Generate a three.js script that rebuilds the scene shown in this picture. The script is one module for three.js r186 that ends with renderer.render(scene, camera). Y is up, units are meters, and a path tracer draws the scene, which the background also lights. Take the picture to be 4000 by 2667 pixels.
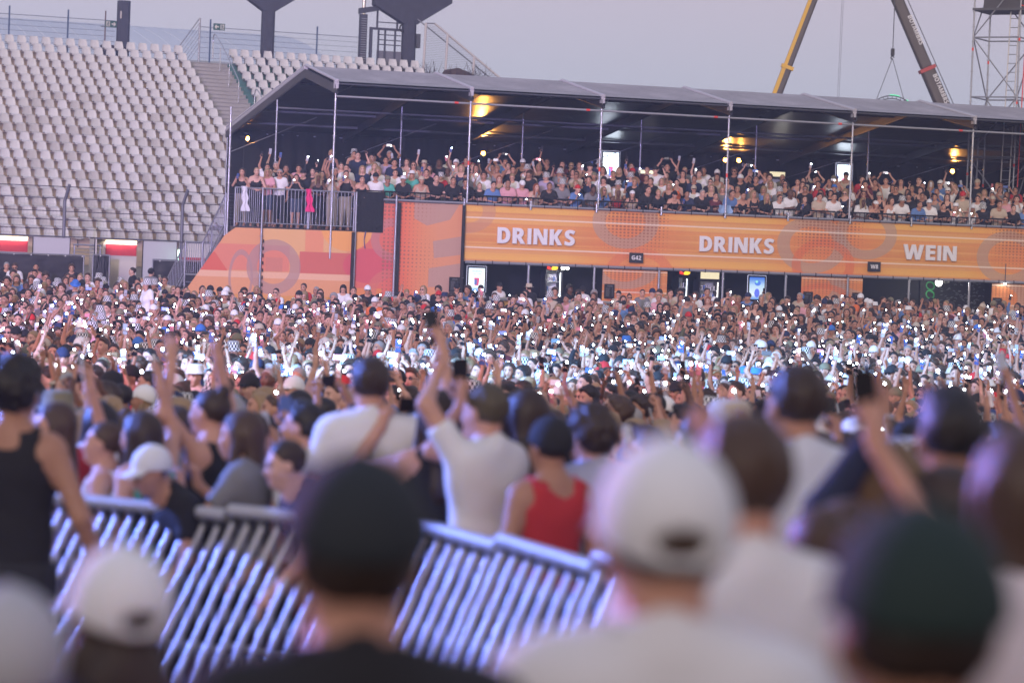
import * as THREE from 'three';
import { mergeGeometries } from 'three/addons/utils/BufferGeometryUtils.js';
import { RoundedBoxGeometry } from 'three/addons/geometries/RoundedBoxGeometry.js';
import { TextGeometry } from 'three/addons/geometries/TextGeometry.js';
import { RectAreaLightUniformsLib } from 'three/addons/lights/RectAreaLightUniformsLib.js';
import { FontLoader } from 'three/addons/loaders/FontLoader.js';

// ---------- camera ----------
RectAreaLightUniformsLib.init();
const D2R = Math.PI / 180;
const scene = new THREE.Scene();
const camera = new THREE.PerspectiveCamera(13.826, 1024 / 682, 0.5, 600);
camera.position.set(0, 2.2, 0);
camera.rotation.order = 'YXZ';
camera.rotation.set(-1.734 * D2R, 0, 2.2 * D2R);
camera.focus = 66;
camera.userData.fStop = 2.1;

// ---------- sky: evening, sun gone behind the camera; blue-grey earth shadow below a mauve belt ----------
const W = 256, H = 128, skyData = new Float32Array(W * H * 4);
const lerp = (a, b, t) => a + (b - a) * t, mix3 = (a, b, t) => [lerp(a[0], b[0], t), lerp(a[1], b[1], t), lerp(a[2], b[2], t)];
const sstep = (a, b, x) => { const t = Math.min(1, Math.max(0, (x - a) / (b - a))); return t * t * (3 - 2 * t); };
for (let j = 0; j < H; j++) for (let i = 0; i < W; i++) {
  const e = ((j + 0.5) / H * 180 - 90), az = (i + 0.5) / W * 2 * Math.PI - Math.PI;   // az 0 = +x, z = sin(az)
  const west = 0.5 + 0.5 * Math.sin(az);                                            // 1 towards +z
  let c = mix3([0.40, 0.485, 0.575], [0.52, 0.455, 0.54], sstep(0.5, 7, e));
  c = mix3(c, [0.36, 0.39, 0.55], sstep(8, 34, e));
  c = mix3(c, [0.28, 0.34, 0.53], sstep(30, 85, e));
  const glow = west * west * (1 - sstep(5, 60, Math.max(e, 0)));
  c = mix3(c, [0.92, 0.66, 0.56], 0.8 * glow);
  skyData.set([c[0] * 0.98, c[1] * 0.98, c[2] * 0.98, 1], (j * W + i) * 4);
}
const skyTex = new THREE.DataTexture(skyData, W, H, THREE.RGBAFormat, THREE.FloatType);
skyTex.mapping = THREE.EquirectangularReflectionMapping; skyTex.magFilter = THREE.LinearFilter; skyTex.minFilter = THREE.LinearFilter; skyTex.needsUpdate = true;
scene.background = skyTex; scene.environment = skyTex;
scene.backgroundIntensity = 1; scene.environmentIntensity = 1;

// ---------- the evening glow in the direction of the set sun (behind the camera) ----------
const sun = new THREE.DirectionalLight(new THREE.Color(1, 0.86, 0.76), 1.45);
sun.position.set(-22, 26, 60); sun.target.position.set(0, 0, -60); scene.add(sun, sun.target);
sun.castShadow = true; sun.shadow.radius = 45; sun.shadow.mapSize.set(2048, 2048);
Object.assign(sun.shadow.camera, { left: -60, right: 60, top: 60, bottom: -60, near: 1, far: 260 });

scene.fog = new THREE.FogExp2(new THREE.Color(0.86, 0.84, 1.0), 0.0009);   // thin stage smoke in the evening air

const renderer = new THREE.WebGLRenderer({ antialias: true });
renderer.toneMapping = THREE.LinearToneMapping; renderer.toneMappingExposure = 1.22;
renderer.shadowMap.enabled = true; renderer.outputColorSpace = THREE.SRGBColorSpace;

// ---------- helpers ----------
let seed = 20240;
const rnd = () => { seed = (seed * 1664525 + 1013904223) >>> 0; return seed / 4294967296; };
const rr = (a, b) => a + (b - a) * rnd();
const pick = (a) => a[Math.floor(rnd() * a.length)];
const V = (x, y, z) => new THREE.Vector3(x, y, z);
const lin = (r, g, b) => new THREE.Color().setRGB(r, g, b);
const srgb = (r, g, b) => new THREE.Color().setRGB(r / 255, g / 255, b / 255, THREE.SRGBColorSpace);
const taken = {};
const numbered = (n) => { taken[n] = (taken[n] || 0) + 1; return taken[n] === 1 ? n : n + '_' + String(taken[n] - 1).padStart(3, '0'); };
const M = (color, roughness = 0.8, metalness = 0, extra = {}) => new THREE.MeshStandardMaterial({ color, roughness, metalness, ...extra });
function tag(o, label, category, group) { o.userData.label = label; o.userData.category = category; if (group) o.userData.group = group; return o; }
function base(name, p = [0, 0, 0], turn = 0, parent = scene) { const o = new THREE.Group(); o.name = numbered(name); o.position.set(...p); o.rotation.y = turn; parent.add(o); return o; }
function part(name, geo, mat, parent, p, turn) {
  const m = new THREE.Mesh(Array.isArray(geo) ? merge(geo) : geo, mat); m.name = parent === scene ? numbered(name) : name;
  if (p) m.position.set(...p); if (turn) m.rotation.y = turn;
  m.castShadow = m.receiveShadow = true; parent.add(m); return m;
}
const plain = (g) => { let n = g.index ? g.toNonIndexed() : g; for (const k of Object.keys(n.attributes)) if (!['position', 'normal', 'uv'].includes(k)) n.deleteAttribute(k); if (!n.attributes.uv) n.setAttribute('uv', new THREE.BufferAttribute(new Float32Array(n.attributes.position.count * 2), 2)); return n; };
const merge = (gs) => gs.length === 1 ? gs[0] : mergeGeometries(gs.map(plain));
const box = (x0, x1, y0, y1, z0, z1) => { const g = new THREE.BoxGeometry(Math.abs(x1 - x0), Math.abs(y1 - y0), Math.abs(z1 - z0)); g.translate((x0 + x1) / 2, (y0 + y1) / 2, (z0 + z1) / 2); return g; };
function tube(a, b, r, n = 8, r2 = r) {   // straight tube between two points
  const A = V(...a), B = V(...b), d = B.clone().sub(A), L = d.length();
  const g = new THREE.CylinderGeometry(r2, r, L, n, 1); g.applyQuaternion(new THREE.Quaternion().setFromUnitVectors(V(0, 1, 0), d.normalize()));
  g.translate((A.x + B.x) / 2, (A.y + B.y) / 2, (A.z + B.z) / 2); return g;
}
const curve = (pts, r, n = 24, k = 6) => new THREE.TubeGeometry(new THREE.CatmullRomCurve3(pts.map((p) => V(...p))), n, r, k);
function prism(pts, depth, bevel = 0) {   // outline in x, y; extruded along +z
  const s = new THREE.Shape(pts.map((p) => new THREE.Vector2(...p)));
  return new THREE.ExtrudeGeometry(s, { depth, bevelEnabled: bevel > 0, bevelSize: bevel, bevelThickness: bevel, bevelSegments: 1 });
}
function quad(a, b, c, d, uv = [[0, 0], [1, 0], [1, 1], [0, 1]]) {
  const g = new THREE.BufferGeometry();
  g.setAttribute('position', new THREE.BufferAttribute(new Float32Array([...a, ...b, ...c, ...a, ...c, ...d]), 3));
  g.setAttribute('uv', new THREE.BufferAttribute(new Float32Array([...uv[0], ...uv[1], ...uv[2], ...uv[0], ...uv[2], ...uv[3]]), 2));
  g.computeVertexNormals(); return g;
}
function canvasTex(w, h, draw) {
  const c = document.createElement('canvas'); c.width = w; c.height = h; const x = c.getContext('2d'); draw(x, w, h);
  const t = new THREE.CanvasTexture(c); t.colorSpace = THREE.SRGBColorSpace; t.magFilter = THREE.LinearFilter; t.anisotropy = 4; return t;
}
// value noise for tints and weathering
const hash3 = (x, y, z) => { const s = Math.sin(x * 127.1 + y * 311.7 + z * 74.7) * 43758.5453; return s - Math.floor(s); };
function noise3(x, y, z) {
  const X = Math.floor(x), Y = Math.floor(y), Z = Math.floor(z), f = x - X, g = y - Y, h = z - Z, u = f * f * (3 - 2 * f), v = g * g * (3 - 2 * g), w = h * h * (3 - 2 * h);
  const L = (a, b, t) => a + (b - a) * t;
  return L(L(L(hash3(X, Y, Z), hash3(X + 1, Y, Z), u), L(hash3(X, Y + 1, Z), hash3(X + 1, Y + 1, Z), u), v), L(L(hash3(X, Y, Z + 1), hash3(X + 1, Y, Z + 1), u), L(hash3(X, Y + 1, Z + 1), hash3(X + 1, Y + 1, Z + 1), u), v), w);
}
function noiseTex(size, fn, srgbSpace = true) {
  const d = new Uint8Array(size * size * 4);
  for (let j = 0; j < size; j++) for (let i = 0; i < size; i++) { const v = fn(i / size, j / size); d.set([v, v, v, 255], (j * size + i) * 4); }
  const t = new THREE.DataTexture(d, size, size); t.wrapS = t.wrapT = THREE.RepeatWrapping; t.magFilter = THREE.LinearFilter; t.minFilter = THREE.LinearMipmapLinearFilter; t.generateMipmaps = true; if (srgbSpace) t.colorSpace = THREE.SRGBColorSpace; t.needsUpdate = true; return t;
}
const tileNoise = (u, v, f) => { // periodic value noise
  const x = u * f, y = v * f, X = Math.floor(x), Y = Math.floor(y), a = x - X, b = y - Y, s = a * a * (3 - 2 * a), t = b * b * (3 - 2 * b), m = (n) => ((n % f) + f) % f;
  return lerp(lerp(hash3(m(X), m(Y), f), hash3(m(X + 1), m(Y), f), s), lerp(hash3(m(X), m(Y + 1), f), hash3(m(X + 1), m(Y + 1), f), s), t);
};
const grime = noiseTex(256, (u, v) => 205 + 25 * tileNoise(u, v, 5) + 15 * tileNoise(u, v, 23) + 10 * tileNoise(u, v, 90));
const fold = noiseTex(256, (u, v) => 255 * (0.65 * tileNoise(u, v, 6) + 0.35 * tileNoise(u, v, 17)), false);
const scratch = noiseTex(128, (u, v) => 120 + 110 * tileNoise(u, v, 16) * tileNoise(u, v, 40), false);

const mat = {
  steel: M(lin(0.40, 0.41, 0.43), 0.5, 0.45, { roughnessMap: scratch }),
  steelDark: M(lin(0.10, 0.105, 0.12), 0.55, 0.5),
  galv: M(lin(0.30, 0.31, 0.34), 0.55, 0.4, { roughnessMap: scratch }),
  black: M(lin(0.016, 0.016, 0.018), 0.6, 0.1),
  drape: M(lin(0.012, 0.012, 0.013), 0.92, 0, { bumpMap: fold, bumpScale: 0.05, side: THREE.DoubleSide }),
  red: M(lin(0.75, 0.06, 0.04), 0.6),
  white: M(lin(0.72, 0.72, 0.70), 0.65),
};
const BAR = [-5.4, 0, -82], BTH = 17.4 * D2R;         // bar building: x along its front, z towards the crowd
const STAND = [-12.725, 0, -99], STH = 21 * D2R;       // grandstand
// the field is a shallow bowl: it falls away from the camera's rise and climbs again to the bar
const BOWL = [[0, 0], [8, 0], [10.5, -0.18], [14, -0.32], [18, -0.58], [24, -0.8], [30, -0.95], [40, -1.1], [50, -1.18], [60, -1.18], [68, -1.02], [75, -0.8], [79.5, -0.5], [83, -0.35], [900, -0.35]];
const groundY = (z) => { const d = Math.max(0, -z); let i = 1; while (BOWL[i][0] < d) i++; const [a, p] = BOWL[i - 1], [b, q] = BOWL[i], t = (d - a) / (b - a), P0 = BOWL[Math.max(0, i - 2)], P3 = BOWL[Math.min(BOWL.length - 1, i + 1)], m0 = i > 1 && i < BOWL.length - 1 ? (q - P0[1]) / (b - P0[0]) : 0, m1 = i < BOWL.length - 2 ? (P3[1] - p) / (P3[0] - a) : 0, w = b - a, t2 = t * t, t3 = t2 * t; return i === BOWL.length - 1 || i === 1 ? lerp(p, q, t) : (2 * t3 - 3 * t2 + 1) * p + (t3 - 2 * t2 + t) * w * m0 + (3 * t2 - 2 * t3) * q + (t3 - t2) * w * m1; };
// ---------- ground ----------
{
  const g = new THREE.PlaneGeometry(700, 620, 8, 620); g.rotateX(-Math.PI / 2); g.translate(0, 0, -240);
  const p = g.attributes.position; for (let i = 0; i < p.count; i++) p.setY(i, groundY(p.getZ(i)));
  g.computeVertexNormals();
  const uv = g.attributes.uv; for (let i = 0; i < uv.count; i++) uv.setXY(i, p.getX(i) / 4, p.getZ(i) / 4);
  part('ground', g, M(lin(0.11, 0.105, 0.10), 0.95, 0, { map: grime, bumpMap: fold, bumpScale: 0.01 }), scene).userData.kind = 'structure';
}

// ---------- grandstand ----------
const stand = base('grandstand', STAND, STH);
tag(stand, 'concrete grandstand with rows of empty off-white shell seats behind wire fencing', 'grandstand');
const ROWS = 23, TREAD = 0.75, RISE = 0.353, Y0 = 1.93;
{
  const beige = M(lin(0.74, 0.58, 0.44), 0.9, 0, { map: grime }), teal = M(lin(0.10, 0.24, 0.22), 0.85, 0, { map: grime }), conc = M(lin(0.46, 0.44, 0.42), 0.95, 0, { map: grime, bumpMap: fold, bumpScale: 0.008 });
  for (let k = 0; k < ROWS; k++) {   // one tread with its riser per row
    const z = -TREAD * k, y = Y0 + RISE * k;
    part('step', box(-16, 5.15, y - RISE - 0.25, y, z - TREAD, z + 0.28), beige, stand);
    const xa = 6.9, xb = 15.6;
    part('step', box(xa, xb, y - RISE - 0.25, y + 0.004, z - TREAD, z + 0.28), teal, stand);
  }
  // stair aisle between the two blocks: two treads to each row
  for (let k = 0; k < ROWS * 2; k++) {
    const z = -TREAD / 2 * k + 0.28, y = Y0 - RISE / 2 + RISE / 2 * k;
    part('stair_tread', box(5.155, 6.895, y - 0.4, y - 0.03, z - 0.42, z), conc, stand);
    part('stair_nosing', box(5.155, 6.895, y - 0.028, y + 0.01, z - 0.40, z + 0.03), conc, stand);
  }
  // side wall and back wall of the stand
  part('back_wall', box(-16, 15.6, 0, Y0 + RISE * 22 - 0.06, -TREAD * 23 - 1.6, -TREAD * 23 - 0.02), conc, stand);
  part('end_wall', prism([[0, -0.4], [0, Y0 - 0.02], [-TREAD * 23, Y0 + RISE * 22.6], [-TREAD * 23, -0.4]].map(([a, b]) => [a, b]), 0.3), conc, stand, [15.91, 0, 0], 0).rotation.y = -Math.PI / 2;
  part('front_wall', box(-16, 15.6, -0.4, Y0 - RISE - 0.26, -0.3, 0.24), conc, stand);
  // shell seat: back, pan and rolled rim in one moulding
  const seatGeo = (() => {
    const prof = [[0.225, 0.31], [0.26, 0.325], [0.22, 0.36], [0.06, 0.345], [-0.06, 0.36], [-0.125, 0.42], [-0.155, 0.54], [-0.175, 0.655], [-0.185, 0.69], [-0.205, 0.69]];   // z, y
    const wide = [0.16, 0.175, 0.185, 0.19, 0.19, 0.19, 0.185, 0.158, 0.145, 0.135], N = 7, pos = [], idx = [];
    prof.forEach(([z, y], i) => { for (let k = 0; k < N; k++) { const t = k / (N - 1) * 2 - 1, lip = Math.pow(Math.abs(t), 4) * 0.035; pos.push(t * wide[i], y + (i < 5 ? lip : 0), z + (i >= 5 ? lip * 1.4 : 0)); } });
    for (let i = 0; i < prof.length - 1; i++) for (let k = 0; k < N - 1; k++) { const a = i * N + k; idx.push(a, a + 1, a + N, a + 1, a + N + 1, a + N); }
    const g = new THREE.BufferGeometry(); g.setAttribute('position', new THREE.Float32BufferAttribute(pos, 3)); g.setIndex(idx); g.computeVertexNormals();
    const back = g.clone(); back.translate(0, -0.02, -0.012); const bi = back.index.array; for (let q = 0; q < bi.length; q += 3) { const t = bi[q]; bi[q] = bi[q + 1]; bi[q + 1] = t; } back.computeVertexNormals();
    return merge([g, back]);
  })();
  const bracketGeo = merge([box(-0.02, 0.02, 0.02, 0.29, -0.06, -0.02), box(-0.19, 0.19, 0.288, 0.312, -0.06, -0.02)]);
  const shells = [[0.76, 0.745, 0.72], [0.82, 0.80, 0.775], [0.70, 0.68, 0.64], [0.62, 0.59, 0.55], [0.79, 0.77, 0.76]].map((c) => M(lin(...c), 0.55, 0, { side: THREE.DoubleSide, map: grime })), dusty = M(lin(0.66, 0.58, 0.52), 0.7, 0, { side: THREE.DoubleSide, map: grime }), iron = M(lin(0.16, 0.15, 0.15), 0.6, 0.3);
  const spots = [];
  for (let k = 0; k < ROWS; k++) {
    const z = -TREAD * k - 0.30, y = Y0 + RISE * k - 0.02;
    for (let i = 0; i < 36; i++) { const x = 4.86 - 0.5 * i; if (x > -6.5 + k * 0.12) spots.push([x, y, z, k]); }
    if (k >= 14) for (let i = 0; i < 17; i++) { const x = 7.2 + 0.5 * i; if (x < 15.3) spots.push([x, y, z, k]); }
  }
  const cam = V(0, 2.2, 0), seen = spots.map((s) => {   // which ones the picture shows, largest first
    const p = V(s[0], s[1] + 0.4, s[2]).applyAxisAngle(V(0, 1, 0), STH).add(V(...STAND)), d = cam.distanceTo(p), hidden = s[0] > 4.9 + (s[3] - 11) * 0.05 && s[3] < 12;
    return { s, d, in: p.x / -p.z > -0.19 && !hidden };
  }).filter((q) => q.in).sort((a, b) => a.d - b.d);
  const far = [], farB = [];
  seen.forEach(({ s: [x, y, z, k] }, n) => {
    const turn = rr(-0.02, 0.02), mt = k > 20 ? dusty : shells[Math.floor(rnd() * 5)];
    if (n < 300) { const o = part('seat', seatGeo, mt, stand, [x, y, z], turn); part('bracket', bracketGeo, iron, o); }
    else { const g = seatGeo.clone(); g.rotateY(turn); g.translate(x, y, z); far.push(g); const b = bracketGeo.clone(); b.translate(x, y, z); farB.push(b); }
  });
  const rest = part('upper_seats', far, shells[0], stand); rest.userData.kind = 'stuff';
  part('upper_seat_brackets', farB, iron, stand).userData.kind = 'stuff';
  // handrails on the aisle
  const rail = (x, k0, k1) => { const P = (k) => [x, Y0 + RISE * k, -TREAD * k]; const a = P(k0), b = P(k1), up = 0.95;
    part('handrail', curve([[a[0], a[1], a[2]], [a[0], a[1] + up - 0.1, a[2]], [a[0], a[1] + up, a[2] - 0.12], [b[0], b[1] + up + 0.05, b[2] + 0.15], [b[0], b[1] + up - 0.05, b[2]], [b[0], b[1], b[2]]], 0.024, 60, 6), mat.steel, stand);
    for (let k = k0 + 2; k < k1; k += 2) { const q = P(k); part('rail_post', tube(q, [q[0], q[1] + up, q[2]], 0.022, 6), mat.steel, stand); } };
  rail(6.35, 17, 22.6); rail(6.75, 10.5, 15.6);
}

// ---------- wire fence along the top of the stand ----------
const TOPZ = -TREAD * 23 - 0.6, TOPY = Y0 + RISE * 22;
{
  const blue = M(lin(0.05, 0.09, 0.17), 0.5, 0.2), wire = M(lin(0.20, 0.22, 0.27), 0.5, 0.4);
  const fence = (x0, x1, posts, label) => {
    const f = base('mesh_fence', STAND, STH); tag(f, label, 'fence', null);
    for (const x of posts) part('post', tube([x, TOPY - 0.1, TOPZ], [x, 11.6, TOPZ], 0.035, 8), blue, f);
    for (let k = 0; k < 7; k++) part('horizontal_wire', tube([x0, TOPY + 0.28 + k * 0.215, TOPZ - 0.03], [x1, TOPY + 0.28 + k * 0.215, TOPZ - 0.03], k === 6 ? 0.014 : 0.008, 5), wire, f);
    const v = []; for (let x = x0; x < x1; x += 0.07) v.push(tube([x, TOPY + 0.05, TOPZ - 0.04], [x, TOPY + 1.57, TOPZ - 0.04], 0.0026, 3));
    part('vertical_wires', v, wire, f).userData.kind = 'stuff';
  };
  fence(-8, 2.4, [-4.4, -1.99, 0.43], 'blue-posted wire mesh fence on stand top left of first pillar');
  fence(6.0, 12.95, [6.44, 11.1], 'blue-posted wire mesh fence on stand top beyond the stair aisle');
  // railing that closes the aisle top
  const r = base('guard_railing', STAND, STH); tag(r, 'grey guard railing with sloping bars at top of stair aisle', 'railing');
  part('post', tube([5.97, TOPY - 0.05, TOPZ + 0.05], [5.97, 11.62, TOPZ + 0.05], 0.04, 8), mat.galv, r);
  part('post', tube([4.95, TOPY - 0.05, TOPZ + 0.3], [4.95, TOPY + 0.5, TOPZ + 0.3], 0.035, 8), mat.galv, r);
  for (let k = 0; k < 7; k++) part('bar', tube([4.6 + k * 0.14, TOPY + 0.0, TOPZ + 0.3], [5.95, 11.6 - k * 0.2, TOPZ + 0.05], k ? 0.01 : 0.024, 5), mat.galv, r);
}

// ---------- exit signs, bin, pole ----------
{
  const pictogram = (flip) => canvasTex(256, 128, (c, w, h) => {
    c.fillStyle = '#2e5a55'; c.fillRect(0, 0, w, h);
    if (flip) { c.translate(w, 0); c.scale(-1, 1); }
    c.fillStyle = '#b9b5ae'; c.fillRect(14, 12, 88, 104);
    c.strokeStyle = '#2e5a55'; c.lineWidth = 12; c.lineCap = 'round';
    c.beginPath(); c.arc(66, 30, 6, 0, 7); c.stroke();
    c.beginPath(); c.moveTo(62, 44); c.lineTo(54, 72); c.lineTo(72, 88); c.lineTo(66, 108); c.moveTo(54, 72); c.lineTo(40, 92); c.lineTo(24, 92); c.moveTo(60, 48); c.lineTo(40, 58); c.moveTo(62, 48); c.lineTo(80, 62); c.stroke();
    c.fillStyle = '#c9c4bc'; c.beginPath(); c.moveTo(136, 50); c.lineTo(190, 50); c.lineTo(176, 24); c.lineTo(204, 24); c.lineTo(236, 64); c.lineTo(204, 104); c.lineTo(176, 104); c.lineTo(190, 78); c.lineTo(136, 78); c.fill();
  });
  const sign = (x, y, flip, label) => {
    const s = base('exit_sign', STAND, STH); tag(s, label, 'sign');
    part('panel', box(x, x + 0.5, y, y + 0.28, TOPZ + 0.05, TOPZ + 0.075), M(lin(0.05, 0.11, 0.10), 0.5), s);
    part('pictogram', quad([x + 0.01, y + 0.01, TOPZ + 0.079], [x + 0.49, y + 0.01, TOPZ + 0.079], [x + 0.49, y + 0.27, TOPZ + 0.079], [x + 0.01, y + 0.27, TOPZ + 0.079]), M(lin(1, 1, 1), 0.5, 0, { map: pictogram(flip) }), s);
    return s;
  };
  const a = sign(1.96, 10.98, false, 'green exit sign with running figure and arrow right beside first pillar');
  part('bracket', box(1.8, 2.1, 10.99, 11.02, TOPZ - 0.02, TOPZ + 0.048), mat.steelDark, a);
  part('pole', tube([1.98, TOPY, TOPZ + 0.02], [1.98, 11.65, TOPZ + 0.02], 0.03, 8), M(lin(0.14, 0.10, 0.10), 0.7), a);
  sign(6.55, 11.16, true, 'green exit sign with arrow left on fence above stair aisle');
  const bin = base('waste_bin', STAND, STH); tag(bin, 'dark wheelie bin standing behind the top seat row by the first pillar', 'bin');
  part('body', prism([[1.88, TOPY - 0.1], [2.26, TOPY - 0.1], [2.33, TOPY + 0.42], [1.82, TOPY + 0.42]], 0.3, 0.02), M(lin(0.05, 0.045, 0.07), 0.6), bin, [0, 0, TOPZ + 0.2]);
  part('lid', box(1.76, 2.40, TOPY + 0.44, TOPY + 0.53, TOPZ + 0.16, TOPZ + 0.56), M(lin(0.045, 0.04, 0.06), 0.55), bin);
}

// ---------- concrete-clad roof pillars, louvre frame, mast and side screen ----------
{
  const pillarMat = M(lin(0.055, 0.06, 0.09), 0.8, 0, { map: grime });
  const pillar = (x, w, flare, label, z = TOPZ + 0.2) => {
    const p = base('roof_pillar', STAND, STH); tag(p, label, 'pillar', null);
    const c = w / 2, s = c * 0.45;
    part('shaft', prism([[-c, -c + s], [-c + s, -c], [c - s, -c], [c, -c + s], [c, c - s], [c - s, c], [-c + s, c], [-c, c - s]], 3.0), pillarMat, p, [x, TOPY - 0.6, z], 0).rotation.x = -Math.PI / 2;
    if (flare) {
      const y = flare.y, part1 = (pts) => part('bracket_arm', prism(pts, w * 0.8, 0.015), pillarMat, p, [x, y, z - w * 0.4]);
      part1([[-c, 0], [c, 0], [c + flare.r, flare.h], [c + flare.r, flare.h + 0.5], [-c - flare.l, flare.h + 0.5], [-c - flare.l, flare.lh ?? flare.h]]);
    }
    return p;
  };
  const p1 = pillar(2.69, 0.5, null, 'dark blue-grey roof pillar beside the wheelie bin at stand top');
  part('number_plate', box(2.49, 2.55, 11.35, 11.65, TOPZ + 0.452, TOPZ + 0.465), M(lin(0.5, 0.46, 0.44), 0.6), p1);
  pillar(8.87, 0.52, { y: 12.1, l: 0.85, r: 0.85, h: 0.55 }, 'dark blue-grey roof pillar rising between the second seat block and mesh fence');
  const p3 = pillar(15.13, 0.56, { y: 11.95, l: 1.35, r: 1.55, h: 1.0, lh: 0.72 }, 'dark roof pillar with wide splayed arms beside the louvre frame');
  part('cable_box', box(15.44, 15.62, 10.95, 11.55, TOPZ + 0.1, TOPZ + 0.35), mat.steelDark, p3);
  part('looped_hose', new THREE.TorusGeometry(0.17, 0.035, 6, 16, Math.PI * 1.2), mat.black, p3, [14.84, 11.75, TOPZ + 0.35]).rotation.z = Math.PI * 0.6;
  const lf = base('louvre_frame', STAND, STH); tag(lf, 'dark steel louvre frame joined to the splayed pillar at stand top', 'frame');
  const lm = M(lin(0.06, 0.065, 0.09), 0.7, 0.2);
  part('louvre_post', box(12.97, 13.27, TOPY - 0.3, 12.25, TOPZ - 0.1, TOPZ + 0.15), lm, lf);
  for (let k = 0; k < 22; k++) part('louvre_slat', box(13.0, 13.24, TOPY + 0.25 + k * 0.1, TOPY + 0.275 + k * 0.1, TOPZ + 0.152, TOPZ + 0.185), mat.galv, lf);
  part('top_beam', prism([[12.92, 12.25], [12.92, 12.5], [14.95, 12.86], [14.95, 12.42], [14.0, 12.50]], 0.3), lm, lf, [0, 0, TOPZ - 0.1]);
  part('post', box(13.38, 13.5, TOPY - 0.3, 11.72, TOPZ + 0.1, TOPZ + 0.22), lm, lf);
  part('gate_rail', box(13.38, 14.85, 11.62, 11.72, TOPZ + 0.102, TOPZ + 0.2), lm, lf);
  for (const x of [13.75, 14.05, 14.5]) part('gate_panel_post', box(x, x + 0.07, TOPY - 0.3, 11.62, TOPZ + 0.11, TOPZ + 0.18), lm, lf);
  part('gate_panel', box(13.75, 14.85, TOPY - 0.3, 10.75, TOPZ + 0.06, TOPZ + 0.1), M(lin(0.16, 0.16, 0.19), 0.7), lf);
  for (const y of [11.0, 11.2, 11.42, 11.95]) part('brace_bar', box(13.8, 14.85, y, y + 0.04, TOPZ - 0.04, TOPZ), lm, lf);
  for (const x of [13.72, 14.62]) part('upright', box(x, x + 0.07, 11.73, 12.6, TOPZ - 0.03, TOPZ + 0.04), lm, lf);
  const mast = base('steel_flue', STAND, STH); tag(mast, 'bright stainless flue pipe standing behind the louvre frame', 'pipe');
  part('pipe', tube([13.65, 8, TOPZ - 1.6], [13.65, 14.4, TOPZ - 1.6], 0.085, 12), M(lin(0.62, 0.58, 0.52), 0.3, 0.85), mast);
  for (const y of [10.4, 11.3, 12.2, 13.1]) part('collar', tube([13.65, y, TOPZ - 1.6], [13.65, y + 0.05, TOPZ - 1.6], 0.092, 12), mat.steel, mast);
  // louvred side balustrade stepping down to the right
  const sb = base('side_balustrade', STAND, STH); tag(sb, 'pale sloping balustrade with fine horizontal bars running down the stand edge', 'balustrade');
  const pale = M(lin(0.52, 0.49, 0.47), 0.7), X0 = 15.75, X1 = 21.4, YT = (x) => 12.02 - Math.max(0, x - 16.15) * 0.70;
  part('sloping_rail', tube([15.75, 12.0, TOPZ + 0.6], [16.15, 12.02, TOPZ + 0.6], 0.035, 6), mat.galv, sb);
  part('sloping_rail', tube([16.15, 12.02, TOPZ + 0.6], [X1, YT(X1), TOPZ + 0.6], 0.05, 6), pale, sb);
  part('lower_rail', tube([15.4, 12.16, TOPZ + 0.5], [X1 - 0.2, YT(X1) - 0.12, TOPZ + 0.55], 0.03, 6), mat.galv, sb);
  for (const x of [15.75, 16.75, 18.0, 19.3, 20.5]) part('post', tube([x - 0.1, 8.0, TOPZ + 0.62], [x, YT(x), TOPZ + 0.62], 0.055, 8), pale, sb);
  const bars = []; for (let y = 8.6; y < 11.95; y += 0.075) { const xe = 16.15 + (12.02 - y) / 0.70; bars.push(tube([15.72, y, TOPZ + 0.6], [xe - 0.05, y, TOPZ + 0.6], 0.008, 4)); }
  part('fine_bars', bars, mat.galv, sb).userData.kind = 'stuff';
  // earth bank with dry scrub behind it
  const bank = new THREE.SphereGeometry(1, 28, 14); bank.scale(2.7, 10.1, 2.5);
  { const p = bank.attributes.position; for (let i = 0; i < p.count; i++) { const n = noise3(p.getX(i) * 2 + 9, p.getY(i) * 2, p.getZ(i) * 2); p.setY(i, p.getY(i) + 0.25 * n); } bank.computeVertexNormals(); }
  const bk = part('earth_bank', bank, M(lin(0.10, 0.065, 0.055), 1, 0, { map: grime }), scene, [-2.75, 0, -121]); bk.userData.kind = 'structure';
  const scrub = base('dry_scrub', [-3.4, 9.75, -120.3]); tag(scrub, 'leafless dry scrub growing on the brown earth bank', 'shrub');
  const tw = []; for (let i = 0; i < 90; i++) { const x = rr(-1.3, 1.9), a = rr(-1.2, 1.2), L = rr(0.2, 0.75); tw.push(tube([x, rr(-0.2, 0.05), rr(-0.3, 0.3)], [x + Math.sin(a) * L, Math.cos(a) * L, rr(-0.4, 0.4)], 0.012, 4, 0.004)); }
  part('twigs', tw, M(lin(0.07, 0.05, 0.06), 0.9), scrub).userData.kind = 'stuff';
}

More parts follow.
